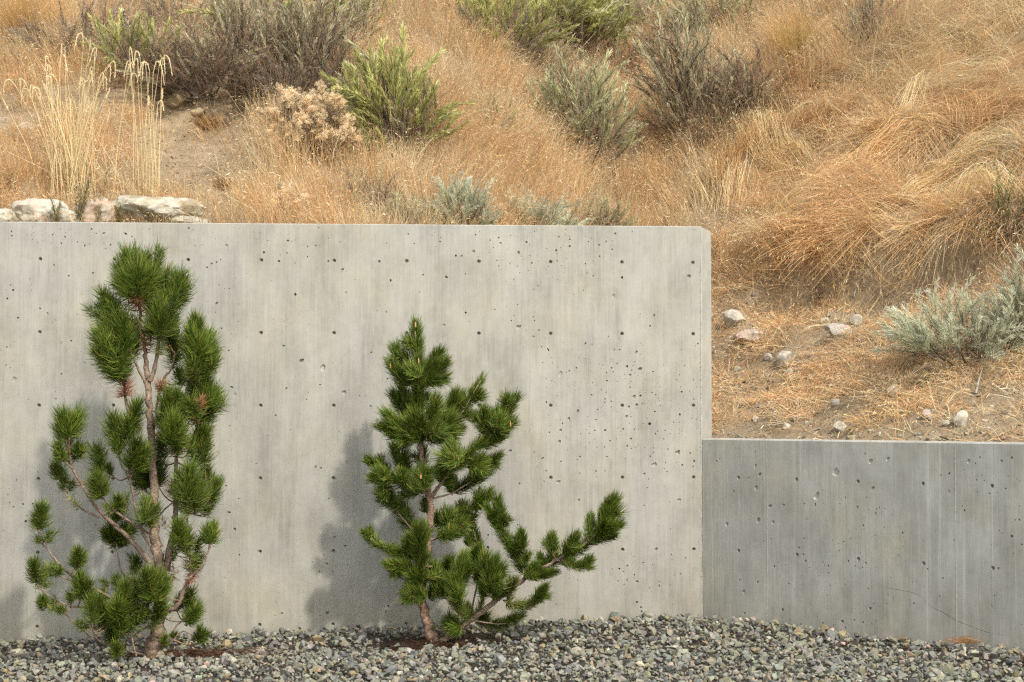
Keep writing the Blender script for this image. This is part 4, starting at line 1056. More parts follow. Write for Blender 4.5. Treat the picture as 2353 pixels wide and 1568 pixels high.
rt = np.random.default_rng(31)
NT = 30000
x = rt.uniform(-7.2, 8.2, NT * 4); y = rt.uniform(13.2, 26.5, NT * 4)
toe = np.where(x < CORNER[0], 16.0 + (x - CORNER[0]) * 0.07 + 0.36, 16.0 - (x - CORNER[0]) * 1.02 + 0.42)
z = hill(x, y)
px, py, dd = proj(np.stack([x, y, z], -1))
k = (y > toe) & (px > -230) & (px < 2600) & (py > -230) & (py < 1050)
dens = bare_at(px, py) * np.clip(0.66 + 1.1 * fbm(x * 1.4, y * 1.4, 4, 3) + 1.0 * fbm(x * 4.2 + 3, y * 3.2, 5, 2) + 0.3 * smooth(640, 720, py), 0.05, 1)
k &= rt.random(len(x)) < dens
x, y, z, px, py = x[k][:NT], y[k][:NT], z[k][:NT], px[k][:NT], py[k][:NT]
n_t = len(x)
import sys; print("tufts", n_t, int(k.sum()), file=sys.stderr)
# kind by place
flat = smooth(1620, 1720, px + 40 * vnoise(px / 90, py / 90, 2)) * smooth(620, 500, py) * smooth(1.0, 0.2, np.where((px < 1950) & (py < 170), 1.0, 0.0))
low = smooth(590, 690, py + 40 * vnoise(px / 70, py / 70, 4))                     # trodden, short and reddish at the foot of the slope
left = smooth(560, 420, px) * smooth(180, 260, py)
clump = fbm(x * 2.3, y * 2.3, 0, 3)
H = 0.41 + 0.36 * clump + rt.normal(0, 0.05, n_t)
H = H * (1 - 0.55 * low) * (1 - 0.35 * left) + 0.14 * flat
H = np.clip(H, 0.08, 0.72)
GC = np.array([(0.79, 0.545, 0.285), (0.81, 0.62, 0.37), (0.78, 0.49, 0.235), (0.68, 0.41, 0.22), (0.80, 0.68, 0.46), (0.47, 0.37, 0.245)])
wts = np.stack([np.full(n_t, 1.0), 0.8 + 0.6 * flat + 0.6 * low, 0.9 + 0.1 * low, 0.25 + 0.45 * low + 0.4 * left, 0.35 + 0.5 * (1 - flat) * (1 - low) + 0.5 * low, 0.35 + 0.4 * smooth(120, 30, py)], -1)
patch = fbm(x * 1.1 + 5, y * 1.1, 2, 3)
wts[:, 2] *= 1 + 1.6 * smooth(-0.05, 0.3, patch); wts[:, 4] *= 1 + 2.4 * smooth(0.0, -0.35, patch)
patch2 = fbm(x * 1.9 + 2, y * 1.9 + 8, 5, 3)
wts[:, 5] *= 1 + 6.0 * smooth(0.02, 0.32, patch2); wts[:, 3] *= 1 + 0.8 * smooth(0.0, -0.3, patch2)
cw = np.cumsum(wts / wts.sum(1, keepdims=True), 1)
tcol = GC[np.minimum((rt.random((n_t, 1)) > cw).sum(1), 5)] * rt.uniform(0.74, 1.14, (n_t, 1))

def grass_blades(ix, per, name, label, long_=False):
    n = len(ix) * per
    t = np.repeat(ix, per)
    r = rt
    spread = 0.035 + 0.035 * r.random(n)
    a = r.uniform(0, 6.283, n); q = np.sqrt(r.random(n))
    rx = x[t] + np.cos(a) * q * spread * 1.6; ry = y[t] + np.sin(a) * q * spread * 1.6
    rz = hill(rx, ry) - 0.01
    root = np.stack([rx, ry, rz], -1)
    h = H[t] * r.uniform(0.55, 1.2, n)
    # slope frame
    e = 0.05
    gx = (hill(rx + e, ry) - hill(rx - e, ry)) / (2 * e); gy = (hill(rx, ry + e) - hill(rx, ry - e)) / (2 * e)
    nor = nrm(np.stack([-gx, -gy, np.ones(n)], -1))
    upd = nrm(0.75 * np.array([0, 0, 1.0]) + 0.35 * nor)
    out = np.stack([np.cos(a), np.sin(a), np.zeros(n)], -1)
    # wind and settling lean shared by neighbours
    lean = np.stack([0.5 * fbm(rx * 1.6, ry * 1.6, 1, 2), -0.18 + 0.3 * fbm(rx * 1.6 + 4, ry * 1.6, 2, 2), np.zeros(n)], -1)
    d = nrm(upd + out * r.uniform(0.02, 0.38, n)[:, None] + lean + r.normal(0, 0.12, (n, 3)))
    droop = r.uniform(0.0, 0.55, n)
    # flattened zone follows the lie of the grass
    pxt, pyt = px[t], py[t]
    D2 = ((pxt[:, None] - FL[None, :, 0]) ** 2 + (pyt[:, None] - FL[None, :, 1]) ** 2) / 3600.0 + 0.15
    W_ = 1 / D2 ** 1.5
    f = (W_ @ FL[:, 2:4]) / W_.sum(1, keepdims=True); f = f / np.maximum(np.linalg.norm(f, axis=1, keepdims=True), 1e-6)
    down = nrm(np.stack([-gx * 0, -np.ones(n), -gy], -1))   # one step down in the picture is one step down the slope
    right = nrm(np.stack([np.ones(n), np.zeros(n), gx], -1))
    fl = nrm(right * f[:, :1] + down * f[:, 1:2])
    fz = flat[t] * (0.55 + 0.45 * smooth(-0.2, 0.25, clump[t]))
    keep_up = r.random(n) < 0.12
    fz = np.where(keep_up, fz * 0.25, fz)[:, None]
    dflat = nrm(fl + nor * r.uniform(0.12, 0.5, n)[:, None] + r.normal(0, 0.16, (n, 3)))
    d = nrm(d * (1 - fz) + dflat * fz)
    lo = low[t][:, None] * 0.55
    anyd = nrm(right * np.cos(a)[:, None] + down * np.sin(a)[:, None] + nor * r.uniform(0.1, 0.6, n)[:, None])
    d = nrm(d * (1 - lo) + anyd * lo)
    droop = droop * (1 - fz[:, 0]) + fz[:, 0] * r.uniform(0.2, 0.5, n)
    K = 4 if long_ else 3
    tt = np.linspace(0, 1, K)
    bend = nrm(np.stack([d[:, 0], d[:, 1], np.zeros(n)], -1))
    P = root[:, None, :] + (d * h[:, None])[:, None, :] * tt[None, :, None] \
        + (bend * 0.45 * (h * droop)[:, None])[:, None, :] * (tt ** 2)[None, :, None]
    P[:, :, 2] -= (h * droop * 0.8)[:, None] * (tt ** 2)[None, :]
    # keep flattened blades above the ground
    gz = hill(P[:, :, 0], P[:, :, 1])
    P[:, :, 2] = np.maximum(P[:, :, 2], gz + 0.004 + 0.02 * tt[None, :] * r.random(n)[:, None])
    w0 = 0.0010 + 0.0020 * r.random(n) ** 2.5
    head = r.random(n) < 0.34 * (1 - 0.6 * flat[t])
    Wd = w0[:, None] * np.interp(tt, [0, 0.6, 1], [1.0, 0.95, 0.3])[None, :]
    col = np.clip(tcol[t] * r.uniform(0.72, 1.22, (n, 1)), 0, 0.86)
    tipd = nrm(P[:, -1] - P[:, -2])
    V1 = ribbons(P, Wd, turned(d, r, 0.55, nor + FACE * 0.3), col)
    # drooping seed heads
    hi = np.nonzero(head)[0]; m = len(hi)
    hl = r.uniform(0.025, 0.06, m)
    hd = nrm(tipd[hi] + np.array([0, -0.15, -0.75]) + r.normal(0, 0.3, (m, 3)))
    p0 = P[hi, -1] - tipd[hi] * 0.01
    PH = np.stack([p0, p0 + hd * hl[:, None] * 0.5, p0 + hd * hl[:, None]], 1)
    WH = np.stack([np.full(m, 0.001), r.uniform(0.0020, 0.0040, m), np.full(m, 0.0006)], -1)
    V2 = ribbons(PH, WH, turned(hd, r, 0.6), np.clip(col[hi] * np.array([1.0, 1.0, 1.04]), 0, 0.84))
    V, F, C = join([V1, V2])
    o = mobj(name, raw_mesh(name, V, F, M_GRASS, C))
    return tag(o, label, "dry grass", kind='stuff')
sel = flat > 0.5
grass_blades(np.nonzero(~sel)[0], 11, "dry_grass", "thin tan dry grass standing all over the hillside")
grass_blades(np.nonzero(sel)[0], 13, "dry_grass", "long golden grass lying flattened and swirled on the right of the slope", True)

# locks of long grass swept over the slope, each followed along its own curve
def locks(specs, name, label):
    r = np.random.default_rng(77); arrs = []
    for pts, n, spread, lift, cols in specs:
        base = []
        for (a, b_) in pts:
            h = hit(a, b_); base.append(h[:])
        path = catmull(np.array(base), 6); M = len(path)
        for _ in range(n):
            f0 = r.uniform(-0.1, 0.75); f1 = min(f0 + r.uniform(0.3, 0.62), 1.0); f0 = max(f0, 0)
            fi = np.linspace(f0, f1, 6) * (M - 1); i = np.minimum(fi.astype(int), M - 2); fr = (fi - i)[:, None]
            q = path[i] * (1 - fr) + path[i + 1] * fr
            o1, o2 = r.normal(0, spread, 2); w1 = r.normal(0, spread * 0.5)
            t = np.linspace(0, 1, 6)
            T = nrm(np.gradient(q, axis=0)); S = nrm(np.cross(T, np.array([0, -0.6, 0.8])))
            q = q + S * (o1 + w1 * (t - 0.5) + r.normal(0, 0.12 * spread) * np.sin(t * 5))[:, None]
            gz = hill(q[:, 0], q[:, 1])
            q[:, 2] = gz + 0.01 + abs(o2) * 0.25 + 1.7 * lift * np.sin(math.pi * (0.15 + 0.8 * t)) * r.uniform(0.35, 1.3)
            q[:, 1] -= lift * 0.5 * np.sin(math.pi * t)
            c = np.array(cols[r.integers(0, len(cols))]) * r.uniform(0.7, 1.2)
            arrs.append((q, c))
    P = np.array([a for a, c in arrs]); C = np.clip(np.array([c for a, c in arrs]), 0, 0.8)
    w = r.uniform(0.0012, 0.0026, len(P))[:, None] * np.array([0.8, 1, 1, 1, 0.8, 0.35])[None]
    V, F, Cc = ribbons(P, w, turned(nrm(P[:, -1] - P[:, 0]), r, 0.6), C)
    tag(mobj(name, raw_mesh(name, V, F, M_GRASS, Cc)), label, "dry grass", kind='stuff')
_g = lambda *p: [(1176.5 + a / 2, b_ / 2) for a, b_ in p]
GO = [(0.82, 0.62, 0.34), (0.80, 0.55, 0.27), (0.84, 0.70, 0.46)]
PA = [(0.82, 0.69, 0.44), (0.84, 0.73, 0.52), (0.78, 0.60, 0.35)]
RU = [(0.76, 0.52, 0.27), (0.80, 0.59, 0.33), (0.70, 0.44, 0.21)]
locks([
    (_g((1040, 500), (1130, 690), (1220, 800), (1330, 880), (1460, 895)), 260, 0.07, 0.10, GO), (_g((1150, 460), (1220, 620), (1290, 780), (1340, 860)), 150, 0.07, 0.08, GO), (_g((1080, 420), (1100, 560), (1170, 720)), 120, 0.08, 0.1, PA),
    (_g((1950, 650), (1750, 680), (1600, 780), (1480, 860), (1250, 1010), (1150, 1070)), 260, 0.07, 0.10, RU), (_g((2020, 650), (1880, 640), (1760, 690), (1650, 800), (1600, 850)), 200, 0.07, 0.12, RU), (_g((1700, 800), (1500, 900), (1300, 990), (1180, 1040)), 130, 0.06, 0.06, PA),
    (_g((1760, 150), (1900, 200), (2000, 260), (2130, 280), (2260, 270)), 220, 0.09, 0.10, PA), (_g((2050, 60), (2200, 90), (2380, 160)), 160, 0.09, 0.10, PA), (_g((1830, 70), (2000, 50), (2170, 40)), 140, 0.09, 0.08, PA), (_g((1640, 290), (1800, 300), (2000, 330), (2120, 330)), 130, 0.10, 0.07, PA),
    (_g((1480, 320), (1650, 370), (1780, 440), (1870, 560)), 170, 0.10, 0.08, PA), (_g((2280, 390), (2150, 400), (1950, 430), (1840, 480), (1790, 540)), 170, 0.09, 0.12, PA), (_g((2380, 690), (2200, 700), (2000, 830), (1880, 890)), 160, 0.09, 0.12, GO),
    (_g((2330, 870), (2100, 880), (1950, 900), (1780, 970)), 170, 0.09, 0.10, GO), (_g((2380, 1010), (2230, 900), (2100, 920), (1990, 1020)), 170, 0.08, 0.14, GO), (_g((1980, 1050), (1700, 1130), (1450, 1160), (1250, 1230), (1040, 1320)), 130, 0.08, 0.12, RU),
    (_g((2200, 1080), (1900, 1080), (1650, 1100), (1450, 1140)), 120, 0.08, 0.12, RU), (_g((1430, 950), (1250, 1010), (1090, 1110), (980, 1240)), 90, 0.08, 0.08, RU), (_g((1330, 770), (1500, 690), (1720, 640)), 40, 0.10, 0.12, PA), (_g((1200, 720), (1400, 690), (1560, 670)), 30, 0.10, 0.12, PA),
    (_g((520, 870), (640, 900), (760, 960), (860, 1030)), 110, 0.09, 0.10, GO), (_g((1250, 590), (1400, 560), (1650, 550), (1830, 590)), 26, 0.06, 0.14, PA), (_g((2100, 640), (2200, 560), (2300, 520), (2380, 500)), 120, 0.1, 0.1, RU), (_g((2000, 500), (2080, 560), (2120, 660)), 120, 0.1, 0.1, RU),
    (_g((1750, 1210), (1500, 1200), (1300, 1260), (1150, 1330)), 50, 0.05, 0.12, RU), (_g((1000, 1080), (960, 1180), (950, 1300)), 50, 0.05, 0.08, RU),
    (_g((1000, 640), (1010, 760), (985, 900), (975, 1010)), 120, 0.10, 0.08, GO), (_g((880, 700), (930, 830), (950, 980)), 110, 0.10, 0.08, GO), (_g((1040, 800), (1080, 900), (1060, 1020)), 90, 0.09, 0.06, RU),
], "dry_grass", "locks of long pale straw combed in curves over the right of the slope")

def fringe(lines, per_m, name, label):
    """grass hanging out over the small cut banks"""
    r = np.random.default_rng(83); Ps = []
    for ln in lines:
        path = catmull([tuple(hit(a, b_)[:]) for a, b_ in ln], 6)
        n = int(np.linalg.norm(np.diff(path, axis=0), axis=1).sum() * per_m)
        fi = r.random(n) * (len(path) - 1); i = np.minimum(fi.astype(int), len(path) - 2); fr = (fi - i)[:, None]
        q = path[i] * (1 - fr) + path[i + 1] * fr + np.stack([r.normal(0, 0.05, n), r.normal(0.05, 0.10, n), np.zeros(n)], -1)
        q[:, 2] = hill(q[:, 0], q[:, 1]) + 0.005
        L = r.uniform(0.08, 0.24, n)[:, None]; sx = r.normal(0, 0.35, n)[:, None]
        o = np.concatenate([sx, -np.ones((n, 1)), 0.55 + 0.3 * r.random((n, 1))], 1); o = nrm(o)
        t = np.linspace(0, 1, 5)[None, :, None]
        P = q[:, None, :] + o[:, None, :] * (L[:, None, :] * (0.9 * t - 0.2 * t ** 2)) + np.array([0, 0, -1.0]) * (L[:, None, :] * 1.05 * t ** 2 * r.uniform(0.5, 1.2, (n, 1, 1)))
        Ps.append(P)
    P = np.concatenate(Ps); n = len(P)
    c = np.array(RU + GO)[r.integers(0, 6, n)] * r.uniform(0.7, 1.1, (n, 1))
    A = ribbons(P, r.uniform(0.0011, 0.0022, n)[:, None] * np.array([1, 1, 1, 0.9, 0.5])[None], turned(nrm(P[:, -1] - P[:, 0]), r, 0.6), c)
    hi = np.nonzero(r.random(n) < 0.55)[0]; m = len(hi)
    hd = nrm(np.array([0, -0.1, -1.0]) + r.normal(0, 0.25, (m, 3))); hl = r.uniform(0.04, 0.09, (m, 1)); p0 = P[hi, -1]
    B_ = ribbons(np.stack([p0, p0 + hd * hl * 0.5, p0 + hd * hl], 1), np.tile(np.array([0.0012, 0.0036, 0.0008]), (m, 1)), turned(hd, r, 0.6), np.clip(c[hi] * [1.05, 1.1, 1.2], 0, 0.85))
    V, F, C = join([A, B_])
    tag(mobj(name, raw_mesh(name, V, F, M_GRASS, C)), label, "dry grass", kind='stuff')
fringe(LEDGES, 260, "dry_grass", "straw and seed heads hanging over the little cut banks on the right")

# ------------------------------------------------------------------ shrubs
def spray_mesh(name, seed, cols, n=90, bare=0.25, L=(0.10, 0.22), ang=24, wid=0.010, curve=0.36, taper=0.5):
    """one leafy spray, unit length along +Z, gently curved; narrow side shoots all along"""
    r = np.random.default_rng(seed)
    cx, cy = r.normal(0, curve, 2)
    ax = lambda t: np.stack([cx * t ** 2, cy * t ** 2, t], -1)
    t = bare + (1 - bare) * r.random(n)
    p = ax(t); T = nrm(np.stack([2 * cx * t, 2 * cy * t, np.ones(n)], -1))
    A = np.radians(r.normal(ang, 9, n))[:, None]
    rad = perp(T, r)
    d = nrm(T * np.cos(A) + rad * np.sin(A))
    l = (r.uniform(*L, n) * (1 - taper * (t - bare) / (1 - bare)))[:, None]
    d2 = nrm(d + 0.5 * T)
    P = np.stack([p, p + d * l * 0.5, p + d * l * 0.5 + d2 * l * 0.5], 1)
    W = np.tile(np.array([0.5, 1.0, 0.4]), (n, 1)) * (wid * r.uniform(0.7, 1.3, n))[:, None]
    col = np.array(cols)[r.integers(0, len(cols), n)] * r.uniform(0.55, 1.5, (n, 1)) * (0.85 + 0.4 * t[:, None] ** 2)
    col = np.clip(col, 0.02, 0.72)
    R1 = ribbons(P, W, nrm(np.cross(d, rad * 0.8 + T * 0.5 + r.normal(0, 0.5, (n, 3)))), col)
    # its stalk
    ts = np.linspace(0, 0.95, 6); TV, TF = tube_arrays(ax(ts), np.linspace(0.011, 0.004, 6), 4)
    V, F, C = join([R1, (TV, TF, np.tile(np.array([[0.25, 0.21, 0.15]]), (len(TV), 1)))])
    return raw_mesh(name, V, F, M_SAGE, C)

def puff_mesh(name, seed, cols, n=70):
    r = np.random.default_rng(seed)
    d = nrm(r.normal(size=(n, 3)) + np.array([0, 0, 0.6])); p = r.normal(0, 0.16, (n, 3)); l = r.uniform(0.15, 0.42, (n, 1))
    P = np.stack([p, p + d * l * 0.6, p + d * l], 1)
    W = np.tile(np.array([0.02, 0.045, 0.02]), (n, 1)) * r.uniform(0.7, 1.3, (n, 1))
    V, F, C = ribbons(P, W, perp(d, r), np.array(cols)[r.integers(0, len(cols), n)] * r.uniform(0.8, 1.15, (n, 1)))
    return raw_mesh(name, V, F, M_SAGE, C)

FAM = {
    'green': dict(cols=[(0.44, 0.44, 0.15), (0.54, 0.52, 0.20), (0.34, 0.36, 0.14), (0.56, 0.54, 0.26)], n=135, L=(0.12, 0.30), ang=27, wid=0.0085, bare=0.15),
    'grey':  dict(cols=[(0.50, 0.46, 0.29), (0.42, 0.395, 0.25), (0.56, 0.51, 0.36), (0.46, 0.37, 0.26)], n=105, L=(0.08, 0.22), ang=30, wid=0.0065, bare=0.2),
    'pale':  dict(cols=[(0.54, 0.53, 0.31), (0.46, 0.47, 0.27), (0.60, 0.58, 0.35), (0.43, 0.41, 0.26)], n=130, L=(0.10, 0.26), ang=30, wid=0.0075, bare=0.18),
    'blue':  dict(cols=[(0.58, 0.60, 0.42), (0.50, 0.53, 0.37), (0.64, 0.64, 0.45), (0.44, 0.46, 0.33)], n=150, L=(0.10, 0.30), ang=38, wid=0.006, bare=0.15),
    'brown': dict(cols=[(0.23, 0.155, 0.105), (0.30, 0.20, 0.13), (0.16, 0.115, 0.085), (0.36, 0.26, 0.17)], n=110, L=(0.10, 0.26), ang=48, wid=0.0065, bare=0.05),
    'dead':  dict(cols=[(0.24, 0.205, 0.17), (0.17, 0.145, 0.12), (0.31, 0.27, 0.22)], n=70, L=(0.12, 0.34), ang=42, wid=0.0055, bare=0.05),
    'weed':  dict(cols=[(0.15, 0.20, 0.055), (0.20, 0.24, 0.08), (0.11, 0.155, 0.045)], n=34, L=(0.08, 0.2), ang=48, wid=0.009, bare=0.1),
}
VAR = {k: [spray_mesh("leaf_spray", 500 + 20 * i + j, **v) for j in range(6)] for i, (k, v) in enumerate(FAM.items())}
PUFF = [puff_mesh("seed_head", 900 + j, [(0.80, 0.66, 0.45), (0.84, 0.74, 0.55), (0.70, 0.54, 0.34)]) for j in range(5)]

def tufted(name, label, cat, px, py, w, h, n, fam, lean=(0, 0), inner=None, seed=0, group="shrubs growing on the dry hillside", stems=18, lo=0.03, ln=(0.36, 0.68), puffs=0, part="leaf_spray", dome=0.30, dy=0.0, grow=1.15):
    """a shrub: woody stems from one foot, sprays along them; w, h are its size in the picture"""
    r = np.random.default_rng(1000 + seed)
    B = hit(px, py)
    B = Vector((B.x, B.y + dy, float(hill(B.x, B.y + dy))))
    s = B.y / FPX
    W_, Hh = w * s / 2 * grow * 1.08, h * s * grow * 0.92
    n = int(n * 1.9)
    root = tag(empty(name, B), label, cat, group)
    st = []
    for i in range(n):
        az = r.uniform(0, 6.283); el = math.acos(1 - (1 - lo) * r.random())      # 0 = straight up
        e = np.array([math.sin(el) * math.cos(az) * W_ * 1.05, math.sin(el) * math.sin(az) * W_ * 0.8 - 0.20 * Hh, (math.cos(el) * 0.9 + 0.1) * Hh])
        e = e * r.uniform(0.72, 1.05) + np.array([lean[0] * Hh * math.cos(el), lean[1] * Hh * math.cos(el), 0])
        L = np.linalg.norm(e); f = r.uniform(*ln)
        d = nrm(e / L + np.array([0, 0, dome]) + r.normal(0, 0.13, 3))
        ll = f * max(L, 0.5 * Hh)
        start = e - d * ll
        start[2] = max(start[2], 0.02 * Hh)
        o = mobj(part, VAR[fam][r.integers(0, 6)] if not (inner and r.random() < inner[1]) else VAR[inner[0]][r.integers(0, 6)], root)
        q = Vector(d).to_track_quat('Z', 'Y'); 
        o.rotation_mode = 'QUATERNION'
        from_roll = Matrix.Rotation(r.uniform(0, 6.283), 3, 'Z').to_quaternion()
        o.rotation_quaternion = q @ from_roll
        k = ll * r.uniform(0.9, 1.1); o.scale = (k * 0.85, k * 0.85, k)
        o.location = start
        if i < stems:
            a = np.array([r.normal(0, 0.02), r.normal(0, 0.02), -0.03])
            path = catmull([a, a * 0.4 + start * 0.5 + np.array([0, 0, -0.08 * Hh]), start, start + d * ll * 0.35], 4)
            st.append(tube_arrays(path, np.linspace(0.011, 0.003, len(path)) * (0.6 + Hh), 5))
        if puffs:
            tipw = start + d * ll
            for _ in range(puffs):
                po = mobj("seed_head", PUFF[r.integers(0, 5)], root); po.location = tipw + r.normal(0, 0.035, 3)
                kk = r.uniform(0.05, 0.085); po.scale = (kk, kk, kk); po.rotation_euler = (r.uniform(-.5, .5), r.uniform(-.5, .5), r.uniform(0, 6))
    if st:
        V, F, _ = join(st)
        C = bark_cols(len(V), r, (0.16, 0.125, 0.095))
        mobj("stem", raw_mesh("stem", V, F, M_TWIG, C, True), root)
    # dead twigs tangled in the middle, dense and dark to paint shade at the base
    m = int((26 if fam in ('blue', 'weed') else 70) * n / 10)
    d = nrm(r.normal(size=(m, 3)) + np.array([0, -0.1, 0.7])); p = r.normal(0, 0.28, (m, 3)) * np.array([W_, W_ * 0.8, 0.0]) + np.array([0, 0, 1]) * (Hh * 0.5 * r.random((m, 1)) ** 1.3)
    l = (r.uniform(0.12, 0.4, m) * Hh)[:, None]; kq = r.normal(0, 0.2, (m, 3)) * l
    P = np.stack([p, p + d * l * 0.5 + kq, p + d * l], 1)
    V, F, C = ribbons(P, np.tile(np.array([0.0022, 0.0016, 0.0006]), (m, 1)), perp(d, r), np.array([(0.16, 0.12, 0.09), (0.25, 0.20, 0.15), (0.085, 0.066, 0.054)])[r.integers(0, 3, m)])
    tw = mobj("dead_twigs", raw_mesh("dead_twigs", V, F, M_TWIG, C), root); tw['kind'] = 'stuff'
    return root

SHR = [
    # px, py, w, h, n, family, lean, inner, label, category
    (215, 150, 300, 160, 46, 'dead', (0.0, 0), ('brown', .45), "leafless grey brush at the upper left, beside the golden bunchgrass", "shrub"),
    (330, 185, 230, 170, 44, 'green', (-.12, 0), ('grey', .45), "light green sagebrush right above the drooping grass heads", "sagebrush"),
    (480, 225, 290, 160, 90, 'brown', (-.1, 0), ('grey', .4), "dark brown dried shrub overhanging the bare soil bank", "shrub"),
    (560, 150, 230, 180, 50, 'grey', (-.1, 0), ('brown', .25), "grey-green sagebrush at the top, just right of the brown dried shrub", "sagebrush"),
    (720, 215, 240, 250, 72, 'grey', (-.08, 0), ('brown', .35), "broad grey-green sagebrush above the beige seeding bush", "sagebrush"),
    (925, 345, 250, 250, 62, 'green', (-.12, 0), ('pale', .15), "bright green feathery sagebrush alone in the grass left of centre", "sagebrush"),
    (880, 370, 210, 75, 22, 'green', (-.1, 0), None, "low green sprays spreading at the foot of the feathery sagebrush", "sagebrush"),
    (1150, 125, 270, 170, 74, 'green', (-.1, 0), ('dead', .25), "green sagebrush at the top edge with black shade under it", "sagebrush"),
    (1320, 112, 250, 150, 70, 'green', (.02, 0), ('pale', .25), "yellow-green sagebrush with drooping tips, top centre", "sagebrush"),
    (1460, 90, 170, 120, 36, 'pale', (0, 0), ('brown', .3), "thin sagebrush in shade between the yellow-green one and the grey wands", "sagebrush"),
    (1640, 80, 230, 120, 40, 'pale', (0, 0), ('grey', .4), "pale sagebrush at the top edge above the leaning grey wands", "sagebrush"),
    (1620, 320, 250, 280, 66, 'grey', (-.32, 0), ('brown', .2), "tall grey sagebrush of straight wands leaning left", "sagebrush"),
    (1345, 370, 230, 250, 66, 'pale', (-.12, 0), ('grey', .3), "rounded sage-green bush with a dark foot, right of centre", "sagebrush"),
    (1062, 545, 150, 135, 95, 'blue', (-.05, 0), None, "silvery sagebrush peeking over the tall wall, the taller of that pair", "sagebrush"),
    (1215, 545, 230, 95, 95, 'blue', (.0, 0), None, "low silvery sagebrush along the top of the tall wall", "sagebrush"),
    (1380, 540, 150, 85, 44, 'pale', (.1, 0), ('grey', .3), "small faded sagebrush on the wall top near its right end", "sagebrush"),
    (930, 540, 130, 95, 40, 'pale', (0, 0), ('grey', .3), "wispy green sagebrush at the wall top under the beige stems", "sagebrush"),
    (860, 490, 150, 110, 24, 'grey', (-.15, 0), ('dead', .4), "thin grey stemmy shrub in the grass above the wall", "shrub"),
    (2010, 95, 150, 120, 30, 'grey', (0, 0), ('dead', .4), "sparse grey shrub at the top edge on the right", "shrub"),
    (2230, 825, 350, 165, 84, 'blue', (-.1, 0), ('grey', .1), "large blue-green sagebrush above the low wall", "sagebrush"),
    (2370, 780, 190, 190, 46, 'blue', (0, 0), ('grey', .25), "blue-grey sagebrush cut off by the right border", "sagebrush"),
    (1140, 310, 110, 90, 18, 'pale', (.0, 0), ('green', .3), "faint green wisps between the feathery and the rounded sagebrush", "shrub"),
    (2320, 545, 150, 150, 30, 'weed', (0, 0), None, "leggy green weed at the right border among golden grass", "weed"),
    (8, 455, 60, 90, 14, 'weed', (0, 0), None, "green weed at the left border above the boulders", "weed"),
    (1885, 695, 40, 45, 9, 'weed', (0, 0), None, "small green tuft under the overhanging dry grass", "weed"),
    (630, 95, 300, 170, 50, 'grey', (-.1, 0), ('green', .25), "olive-grey sagebrush along the top edge behind the broad one", "sagebrush"),
    (420, 95, 220, 130, 36, 'dead', (0, 0), ('grey', .4), "tangle of grey dead brush at the top edge above the light green sagebrush", "shrub"),
    (780, 110, 190, 160, 36, 'grey', (.05, 0), ('green', .35), "grey-green sagebrush at the top beside the heap of broken twigs", "sagebrush"),
    (660, 232, 240, 110, 64, 'brown', (0, 0), ('dead', .4), "low dark brush added to deepen the shade on the lip of the soil bank", "shrub"),  # dense brown brush added to darken the shaded bank
    (1250, 70, 320, 130, 64, 'green', (0, 0), ('pale', .35), "bright sagebrush cut by the top border, between the two green ones", "sagebrush"),
    (1235, 160, 190, 100, 36, 'pale', (-.1, 0), ('dead', .35), "pale sprays hanging over brown grass below the bright sagebrush", "sagebrush"),
    (1400, 45, 150, 110, 30, 'dead', (0, 0), ('brown', .5), "dark leafless brush added to stand in for the deep shade at the top edge", "shrub"),  # brush added in place of a dark shadow
    (1450, 190, 170, 110, 34, 'brown', (-.1, 0), ('grey', .4), "brown brittle weeds above and right of the rounded bush", "shrub"),
    (1725, 270, 190, 160, 40, 'grey', (-.2, 0), ('brown', .45), "mauve-grey brittle shrub right of the leaning wands", "shrub"),
    (1290, 230, 150, 110, 26, 'brown', (-.1, 0), ('grey', .4), "brown twiggy weeds left of the rounded bush", "shrub"),
    (1660, 330, 170, 90, 26, 'brown', (0, 0), ('grey', .2), "reddish-brown dried weeds at the foot of the leaning wands", "shrub"),
    (1560, 130, 160, 130, 30, 'pale', (-.15, 0), ('grey', .5), "faded sagebrush between the thin one and the leaning wands", "sagebrush"),
    (830, 60, 120, 110, 24, 'green', (0, 0), ('grey', .5), "olive sagebrush at the top between brown twigs and tan grass", "sagebrush"),
]
for i, (px_, py_, w, h, n, fam, lean, inner, lab, cat) in enumerate(SHR):
    tufted("sagebrush" if cat == "sagebrush" else ("weed" if cat == "weed" else "dry_shrub"), lab, cat, px_, py_, w, h, n, fam, lean, inner, i, stems=min(n, 22))
tufted("seeding_bush", "beige bush covered in fluffy dry seed heads", "shrub", 705, 355, 170, 150, 40, 'dead', (0, 0), ('brown', .5), 61, puffs=8, ln=(0.4, 0.6))
tufted("seeding_bush", "small beige seeding bush just above the wall, under the larger one", "shrub", 665, 505, 70, 60, 10, 'dead', (0, 0), ('brown', .5), 62, puffs=7)

